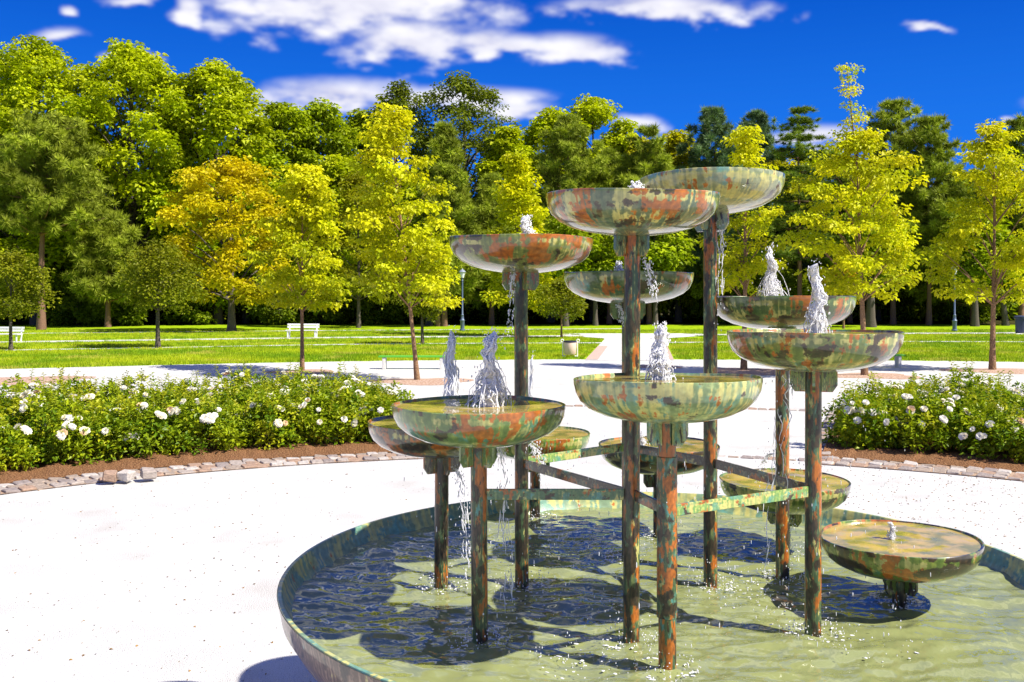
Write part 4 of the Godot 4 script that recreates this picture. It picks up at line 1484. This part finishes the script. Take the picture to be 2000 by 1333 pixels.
func trees() -> void:
	tree_kit()
	var yellow_a := Color(0.40, 0.48, 0.006)
	var yellow_b := Color(0.80, 0.73, 0.008)
	var young := "young maples round the plaza"
	# young maples on the gravel ring
	broadleaf("golden young maple left of the green bench, behind the left roses", "maple_tree", Vector3(-6.97, 0, -32.3), 7.2, 2.7, 2.35, {"ca": yellow_a, "cb": yellow_b, "clump": clump_maple, "lobes": 30, "per": 10, "flat": 0.40, "lobe": 0.58, "taper": 0.34, "trunk": 0.072, "bark": bark_brown, "sag": 0.3, "rise": 1.1, "wild": 2.0, "group": young, "thin": 0.6})
	broadleaf("tallest golden young maple with leaning trunk beside the green bench", "maple_tree", Vector3(-2.80, 0, -28.8), 8.4, 2.8, 2.55, {"ca": yellow_a, "cb": yellow_b, "clump": clump_maple, "lobes": 36, "per": 10, "flat": 0.40, "lobe": 0.59, "taper": 0.38, "trunk": 0.072, "bark": bark_brown, "sag": 0.3, "lean": Vector3(-0.85, 0, 0), "rise": 1.1, "wild": 2.0, "group": young, "thin": 0.6})
	broadleaf("slender golden maple behind the fountain, right of the tallest bowl", "maple_tree", Vector3(7.82, 0, -32.8), 8.6, 2.6, 2.7, {"ca": yellow_a, "cb": yellow_b, "clump": clump_maple, "lobes": 28, "per": 8, "flat": 0.40, "lobe": 0.53, "taper": 0.60, "trunk": 0.10, "bark": bark_brown, "sag": 0.3, "lean": Vector3(0.1, 0, 0), "rise": 1.1, "wild": 2.0, "group": young, "thin": 0.6})
	broadleaf("golden maple with a leafy spur rising above its crown, behind the right roses", "maple_tree", Vector3(11.1, 0, -30.6), 8.0, 3.5, 2.75, {"ca": yellow_a, "cb": yellow_b, "clump": clump_maple, "lobes": 36, "per": 10, "flat": 0.40, "lobe": 0.61, "taper": 0.22, "trunk": 0.10, "bark": bark_brown, "sag": 0.3, "lean": Vector3(-0.25, 0, 0), "spurs": [[6.5, Vector3(-0.62, 9.85, 0.1), 30, 0.26]], "rise": 1.1, "wild": 2.0, "group": young, "thin": 0.5})
	broadleaf("golden maple at the right edge with orange brown trunk", "maple_tree", Vector3(16.2, 0, -32.8), 8.6, 3.5, 2.6, {"ca": yellow_a, "cb": yellow_b, "clump": clump_maple, "lobes": 36, "per": 10, "flat": 0.40, "lobe": 0.61, "taper": 0.34, "trunk": 0.10, "bark": bark_brown, "sag": 0.3, "lean": Vector3(0.1, 0, 0), "rise": 1.1, "wild": 2.0, "group": young, "thin": 0.5})
	# small trees on the lawn
	var olive_a := Color(0.15, 0.19, 0.008)
	var olive_b := Color(0.34, 0.34, 0.012)
	broadleaf("small olive green tree with grey trunk on the left lawn", "small_tree", Vector3(-17.3, 0, -47.5), 5.1, 4.4, 2.1, {"ca": olive_a, "cb": olive_b, "clump": clump_small, "lobes": 20, "per": 15, "lobe": 0.8, "trunk": 0.12, "size": 1.15})
	broadleaf("small olive green tree at the left edge beside the bench", "small_tree", Vector3(-23.2, 0, -45.0), 4.6, 3.6, 1.9, {"ca": olive_a, "cb": olive_b, "clump": clump_small, "lobes": 18, "per": 15, "lobe": 0.75, "trunk": 0.09, "size": 1.1})
	broadleaf("small yellow green tree behind the leaning maple", "small_tree", Vector3(-4.7, 0, -51.0), 4.1, 2.6, 1.7, {"ca": Color(0.16, 0.2, 0.008), "cb": Color(0.33, 0.31, 0.012), "clump": clump_small, "lobes": 14, "per": 14, "lobe": 0.6, "trunk": 0.09, "size": 1.1})
	broadleaf("small round yellow green tree behind the litter bin", "small_tree", Vector3(3.0, 0, -59.0), 3.6, 3.1, 1.5, {"ca": Color(0.16, 0.21, 0.008), "cb": Color(0.36, 0.36, 0.012), "clump": clump_small, "lobes": 14, "per": 14, "lobe": 0.7, "trunk": 0.07, "bark": bark_brown, "size": 1.2})
	broadleaf("small orange yellow tree behind the right bowls", "small_tree", spot(1648, 76), 4.9, 3.9, 2.0, {"ca": Color(0.34, 0.22, 0.008), "cb": Color(0.55, 0.37, 0.01), "clump": clump_small, "lobes": 16, "per": 14, "lobe": 0.8, "trunk": 0.09, "bark": bark_brown, "size": 1.3})
	broadleaf("amber leaved broad tree behind the white bench on the left", "amber_tree", spot(452, 70), 12.6, 9.2, 2.6, {"wild": 1.6, "ca": Color(0.50, 0.45, 0.008), "cb": Color(0.82, 0.66, 0.01), "clump": clump_plane, "lobes": 40, "per": 15, "flat": 0.5, "lobe": 1.25, "trunk": 0.28, "size": 0.75, "sag": 0.25, "thin": 0.3})
	broadleaf("yellow maple beyond the lawn, behind the tall left bowl", "maple_tree", spot(1012, 62), 12.2, 4.9, 2.3, {"ca": yellow_a, "cb": yellow_b, "clump": clump_plane, "lobes": 36, "per": 11, "flat": 0.45, "lobe": 0.95, "taper": 0.5, "trunk": 0.16, "size": 0.6, "sag": 0.3, "thin": 0.5})
	broadleaf("yellow maple beyond the lawn between the two golden front maples", "maple_tree", spot(700, 78), 13.0, 6.4, 2.6, {"ca": Color(0.20, 0.24, 0.006), "cb": Color(0.42, 0.38, 0.008), "clump": clump_plane, "lobes": 34, "per": 11, "flat": 0.45, "lobe": 1.0, "taper": 0.35, "trunk": 0.16, "size": 0.6, "sag": 0.3, "thin": 0.5})
	# the belt of tall trees
	var belt := "tall trees of the belt behind the lawn"
	var green_a := Color(0.26, 0.36, 0.007)
	var green_b := Color(0.66, 0.70, 0.010)
	var deep_a := Color(0.18, 0.27, 0.008)
	var deep_b := Color(0.49, 0.56, 0.012)
	for e in [
		[-95, 115, 250, 88, 0, "tall plane tree cut off by the left edge"],
		[70, 70, 250, 86, 0, "tall plane tree above the left pine, first dome of the skyline"],
		[255, 80, 235, 87, 0, "tall plane tree right of the left pine, second dome of the skyline"],
		[425, 116, 190, 88, 0, "tall plane tree above the amber tree, third dome of the skyline"],
		[548, 188, 130, 92, 1, "deep green tree right of the three big domes"],
		[628, 192, 130, 94, 1, "deep green round topped tree above the first golden maple"],
		[700, 205, 110, 100, 1, "dark open tree behind the leaning maple, left side"],
		[775, 155, 130, 100, 2, "airy grey green tree against the white cloud"],
		[905, 134, 165, 98, 2, "airy tall tree with broken dome left of the middle"],
		[990, 240, 110, 92, 0, "green tree behind the tall left bowl"],
		[1075, 205, 120, 95, 0, "bright green tree just left of the top bowls"],
		[1160, 178, 140, 97, 0, "tall loose tree above the top bowls"],
		[1250, 270, 110, 94, 3, "yellow green tree left of the tallest bowl"],
		[1325, 250, 90, 95, 3, "yellow green narrow tree above the tallest bowl"],
		[20, 330, 240, 95, 1, "deep green tree low behind the left pine"],
		[360, 330, 260, 96, 1, "deep green tree low behind the amber tree"],
		[820, 330, 220, 97, 1, "deep green tree low between the golden maples"],
		[1880, 350, 220, 97, 1, "deep green tree low behind the right lamp"],
		[1420, 285, 150, 98, 0, "green tree between the open conifers, right of the tallest bowl"],
		[1515, 300, 140, 99, 3, "yellow green tree behind the slender maple"],
		[1625, 285, 150, 99, 0, "green tree behind the layered conifer"],
		[1715, 300, 140, 99, 1, "deep green tree between the layered conifer and the spurred maple"],
		[1215, 250, 120, 96, 0, "bright green tree behind the dark pine at the top bowls"],
		[660, 300, 160, 90, 0, "bright green tree low between the first two golden maples"],
		[480, 270, 170, 91, 0, "bright green tree right behind the amber tree"],
	]:
		var z: float = e[3]
		var h: float = (580.0 - e[1]) / 1900.0 * z + 2.5
		var w: float = e[2] / 1900.0 * z
		var pal: Array = [[green_a, green_b], [deep_a, deep_b], [Color(0.10, 0.15, 0.014), Color(0.26, 0.30, 0.02)], [yellow_a * 0.8, yellow_b * 0.75]][e[4]]
		var airy: bool = e[4] == 2
		broadleaf(e[5], "tall_tree", spot(e[0], z), h, w * 1.32, h * (0.12 if e[4] != 2 else 0.25), {"ca": pal[0], "cb": pal[1], "lobes": int(clampf(h * w * 0.30, 28, 76)), "per": 22 if not airy else 13, "lobe": clampf(w * 0.19, 1.0, 2.1), "flat": 0.72, "trunk": h * 0.017, "size": 1.0 if not airy else 0.8, "rise": 0.9, "group": belt, "thin": 0.35})
	for e in [
		# px, top, width, z, bare height, style, label
		[80, 232, 260, 73, 6.8, 0, "big dark pine with pinkish bare trunk at the left"],
		[868, 245, 130, 82, 2.5, 1, "tall dark conifer right of the leaning maple"],
		[1108, 232, 130, 88, 3.0, 0, "dark pine left of the top bowls"],
		[1190, 300, 120, 90, 2.5, 0, "dark pine hidden behind the top bowls"],
		[1268, 258, 120, 88, 3.0, 0, "dark pine just left of the tallest bowl"],
		[1395, 216, 150, 90, 3.0, 2, "blue green open conifer right of the tallest bowl"],
		[1478, 226, 130, 96, 3.0, 2, "blue green open conifer behind the slender maple"],
		[1562, 208, 150, 84, 5.5, 3, "larch like conifer with flat layered boughs"],
		[1745, 205, 150, 88, 4.0, 0, "dark broad pine behind the spurred maple"],
		[1815, 235, 130, 86, 4.0, 0, "dark pine between the two right maples"],
		[1995, 240, 160, 86, 4.0, 0, "dark pine at the right edge"],
		[960, 350, 130, 86, 2.0, 1, "dark conifer behind the tall left bowl"],
		[1660, 330, 130, 92, 2.0, 0, "dark pine low behind the spurred maple"],
		[210, 420, 150, 80, 2.0, 0, "low dark pine right of the left pine"],
		[1430, 380, 150, 92, 2.0, 1, "dark conifer low behind the right bowls"],
		[1900, 420, 150, 88, 1.5, 0, "low dark pine behind the right lamp"],
	]:
		var z: float = e[3]
		var h: float = (580.0 - e[1]) / 1900.0 * z + 2.5
		var w: float = e[2] / 1900.0 * z
		var p: Dictionary = [
			{"round": 0.75, "tiers": 12, "rise": 0.35, "dense": 6.0},
			{"round": 0.3, "tiers": 20, "rise": 0.25, "dense": 6.0},
			{"round": 0.6, "tiers": 15, "rise": 0.45, "dense": 5.0, "ca": Color(0.06, 0.12, 0.05), "cb": Color(0.18, 0.27, 0.10)},
			{"round": 0.5, "tiers": 11, "rise": 0.05, "dense": 5.5, "tall": 0.55, "ca": Color(0.09, 0.15, 0.016), "cb": Color(0.24, 0.32, 0.035)}][e[5]]
		p["trunk"] = 0.30 if e[0] == 80 else 0.24
		p["group"] = "conifers of the belt behind the lawn"
		if e[0] == 80:
			p["lean"] = Vector3(0.5, 0, 0)
		pine(e[6], "pine_tree", spot(e[0], z), h, w * (1.0 if e[0] < 300 else 1.35), e[4], p)
	# bushes along the foot of the belt
	var k := 0
	for e in [[-20, 86, 4.2, "bush at the foot of the belt, at the left edge"], [150, 84, 4.6, "bush at the foot of the belt, right of the pink trunk"], [235, 83, 3.6, "light green bush at the foot of the belt, under the left planes"], [370, 87, 4.4, "bush at the foot of the belt, left of the amber tree's trunk"], [545, 86, 4.0, "bush at the foot of the belt, behind the white bench"], [640, 88, 4.4, "bush at the foot of the belt, right of the white bench"], [740, 88, 4.2, "bush at the foot of the belt, behind the leaning maple"], [835, 90, 4.6, "bush at the foot of the belt, left of the left lamp"], [985, 91, 4.0, "bush at the foot of the belt, right of the left lamp"], [1420, 90, 5.2, "bush at the foot of the belt, left of the slender maple"], [1500, 88, 5.6, "bush at the foot of the belt, under the layered conifer"], [1880, 92, 3.4, "bush at the foot of the belt, behind the right lamp"]]:
		broadleaf(e[3], "bush", spot(e[0], e[1]), e[2], e[2] * 1.35, 0.25, {"ca": Color(0.10, 0.16, 0.007), "cb": Color(0.29, 0.35, 0.012), "lobes": 16, "per": 13, "lobe": 0.95, "trunk": 0.06, "size": 0.75, "group": "bushes along the foot of the belt"})
		k += 1
	# trunks one sees in the shade of the belt
	k = 0
	for e in [[838, 84, 0.30, "grey"], [856, 82, 0.2, "reddish"], [1104, 82, 0.26, "grey"], [1163, 84, 0.22, "grey"], [1280, 85, 0.22, "brown"], [1700, 80, 0.42, "thick grey"], [1905, 82, 0.30, "dark"], [1965, 84, 0.26, "dark leaning"]]:
		broadleaf(["bare lower trunk of a %s tree in the shade behind the leaning maple", "%s trunk of a tree in the shade left of the left lamp", "%s trunk of a tree in the shade behind the litter bin", "slim %s trunk of a tree in the shade beside the tall front post", "slim %s trunk of a tree in the shade behind the avenue", "%s trunk of a tree in the shade beside the spurred maple", "%s trunk of a tree in the shade right of the right lamp", "%s trunk of a tree in the shade at the right edge"][k] % e[3], "shade_tree", spot(e[0], e[1]), 9.5, 5.5, 4.2, {"ca": deep_a, "cb": deep_b, "lobes": 14, "per": 13, "lobe": 1.2, "trunk": e[2], "bark": bark_brown if e[3] == "reddish" else bark_grey, "lean": Vector3(-1.2, 0, 0) if k == 7 else Vector3.ZERO})
		k += 1
	# the wood behind, one dark mass
	var rng := rnd(909)
	var places := []
	var tints := []
	for i in 17000:
		var z := rng.randf_range(101, 128)
		var x := rng.randf_range(-1.25, 1.25) * z
		var top := 11.0 + 4.0 * sin(x * 0.13) + 2.0 * sin(x * 0.41)
		if x > 0.28 * z:
			top *= 0.75
		if absf(x) > 0.62 * z:
			top *= 1.5
		var y := top * pow(rng.randf(), 0.8)
		places.append(Transform3D(Basis.from_euler(Vector3(rng.randf_range(-0.5, 0.5), rng.randf() * TAU, rng.randf_range(-0.5, 0.5))).scaled(Vector3.ONE * rng.randf_range(1.2, 2.0)), Vector3(x, y, -z)))
		var col := deep_a.lerp(deep_b, rng.randf())
		tints.append(col)
	var g := many("far_wood", clump_plane, mat_leaf, places, tints, self)
	tag(g, "dense dark wood seen between the trunks of the belt", "wood")


# ---------------------------------------------------------------- park furniture
func white_bench(at: Vector3, turn: float, label: String) -> void:
	var m := plain(lin(0.80, 0.80, 0.78), 0.5)
	var t := thing("bench", label, "bench", at, turn, "white benches on the lawn")
	for i in 3:
		var b := Buf.new()
		b.block(Vector3(0, 0.45, 0.06 + i * 0.14), Vector3(2.0, 0.035, 0.115), 0.008)
		part("seat_slat", b.done(), m, t)
	for i in 2:
		var b := Buf.new()
		b.block(Vector3(0, 0.64 + i * 0.15, -0.06 - i * 0.03), Vector3(2.0, 0.11, 0.035), 0.008, Basis(Vector3.RIGHT, -0.16))
		part("back_slat", b.done(), m, t)
	for s in [-1, 1]:
		var b := Buf.new()
		b.block(Vector3(s * 0.85, 0.215, 0.33), Vector3(0.07, 0.43, 0.06), 0.008)
		b.block(Vector3(s * 0.85, 0.415, 0.15), Vector3(0.06, 0.03, 0.42), 0.006)
		b.block(Vector3(s * 0.85, 0.42, -0.05), Vector3(0.07, 0.86, 0.06), 0.008, Basis(Vector3.RIGHT, -0.12))
		part("leg", b.done(), m, t)


func furniture() -> void:
	white_bench(Vector3(-12.75, 0.012, -59.3), -0.10, "white slatted bench with backrest on the lawn, behind the first golden maple")
	white_bench(Vector3(-27.6, 0.012, -53.2), -0.25, "white slatted bench cut off by the left edge of the picture")
	# backless green benches on white feet
	var green := plain(lin(0.10, 0.42, 0.03), 0.45)
	var stone := surface(ramp_texture(170, 0.08, 4, [0.0, 1.0], [Color(0.55, 0.53, 0.5), Color(0.75, 0.73, 0.7)], 128), 0.6, 0.8)
	for e in [[-3.42, 33.6, 2.36, "long backless green bench behind the left roses"], [12.7, 34.4, 2.3, "backless green bench half hidden behind the right roses"]]:
		var t := thing("green_bench", e[3], "bench", Vector3(e[0], 0.008, -e[1]), 0.0, "backless green benches on the gravel")
		for i in 3:
			var b := Buf.new()
			b.block(Vector3(0, 0.43, -0.14 + i * 0.14), Vector3(e[2], 0.05, 0.125), 0.008)
			part("seat_plank", b.done(), green, t)
		for s in [-1, 1]:
			var b := Buf.new()
			b.block(Vector3(s * (e[2] / 2 - 0.19), 0.20, 0), Vector3(0.11, 0.40, 0.36), 0.012)
			part("foot", b.done(), stone, t)
	# litter bin slung between two posts
	var cream := plain(lin(0.66, 0.50, 0.38), 0.6)
	var white := plain(lin(0.78, 0.76, 0.70), 0.5)
	var dark := plain(lin(0.02, 0.022, 0.05), 0.5)
	var t := thing("litter_bin", "cream litter bin slung between two white posts on the lawn by the avenue", "litter bin", Vector3(2.39, 0.0, -40.0), 0.0)
	var b := Buf.new()
	b.lathe([Vector2(0.02, 0.12), Vector2(0.20, 0.12), Vector2(0.245, 0.17), Vector2(0.262, 0.62), Vector2(0.258, 0.63)], 28)
	part("bucket", b.done(), cream, t)
	b = Buf.new()
	b.lathe([Vector2(0.262, 0.622), Vector2(0.270, 0.625), Vector2(0.270, 0.69), Vector2(0.245, 0.695), Vector2(0.24, 0.45), Vector2(0.01, 0.44)], 28)
	part("rim", b.done(), dark, t)
	for s in [-1, 1]:
		b = Buf.new()
		b.tube([Vector3(s * 0.30, -0.02, 0), Vector3(s * 0.30, 0.2, 0), Vector3(s * 0.30, 0.64, 0)], [0.024, 0.022, 0.022], 10)
		b.block(Vector3(s * 0.24, 0.06, 0), Vector3(0.12, 0.05, 0.20), 0.01)
		var post := part("post", b.done(), white, t)
		b = Buf.new()
		var ring := []
		var rad := []
		for i in 17:
			var a := TAU * i / 16
			ring.append(Vector3(s * 0.325 + cos(a) * 0.058, 0.69 + sin(a) * 0.058, 0))
			rad.append(0.02)
		b.tube(ring, rad, 8)
		part("scroll", b.done(), white, post)
	# lamps
	var iron := plain(lin(0.10, 0.14, 0.22), 0.45, 0.5, 0.2)
	var cap := plain(lin(0.30, 0.34, 0.38), 0.4, 0.5, 0.3)
	var glass := plain(lin(0.70, 0.74, 0.76), 0.25)
	for e in [[903, 71.0, 4.55, "blue grey lamp post with lantern at left, beside the leaning maple"], [1865, 70.0, 4.8, "blue grey lamp post with lantern at right, beside the last maple"]]:
		var h: float = e[2]
		var l := thing("street_lamp", e[3], "street lamp", spot(e[0], e[1]), 0.0, "lamps on the lawn")
		b = Buf.new()
		b.lathe([Vector2(0.20, 0.0), Vector2(0.20, 0.12), Vector2(0.15, 0.16), Vector2(0.15, 0.72), Vector2(0.19, 0.78), Vector2(0.12, 0.86), Vector2(0.09, 1.15), Vector2(0.11, 1.18), Vector2(0.065, 1.24), Vector2(0.055, h - 0.9), Vector2(0.09, h - 0.87), Vector2(0.05, h - 0.82), Vector2(0.05, h - 0.72), Vector2(0.11, h - 0.68), Vector2(0.0, h - 0.67)], 20)
		part("pole", b.done(), iron, l)
		b = Buf.new()
		b.lathe([Vector2(0.11, h - 0.67), Vector2(0.21, h - 0.28), Vector2(0.0, h - 0.275)], 6)
		part("lantern", b.done(), glass, l)
		b = Buf.new()
		b.lathe([Vector2(0.215, h - 0.275), Vector2(0.27, h - 0.25), Vector2(0.14, h - 0.10), Vector2(0.07, h - 0.07), Vector2(0.03, h), Vector2(0.0, h)], 12)
		part("cap", b.done(), cap, l)
	# dark bin on its pad at the right edge
	var pad := thing("round_bin", "dark round bin on a grey pad at the right edge", "litter bin", spot(1996, 66.0))
	b = Buf.new()
	b.lathe([Vector2(0.02, 0.03), Vector2(0.38, 0.03), Vector2(0.40, 1.0), Vector2(0.48, 1.02), Vector2(0.48, 1.16), Vector2(0.36, 1.22), Vector2(0.0, 1.23)], 24)
	part("barrel", b.done(), plain(lin(0.03, 0.04, 0.08), 0.5), pad)
	b = Buf.new()
	b.lathe([Vector2(1.6, 0.0), Vector2(1.58, 0.03), Vector2(0.0, 0.03)], 24)
	part("pad", b.done(), stone, pad)


func _ready() -> void:
	look_and_light()
	ground()
	fountain()
	cobbles()
	roses()
	furniture()
	trees()
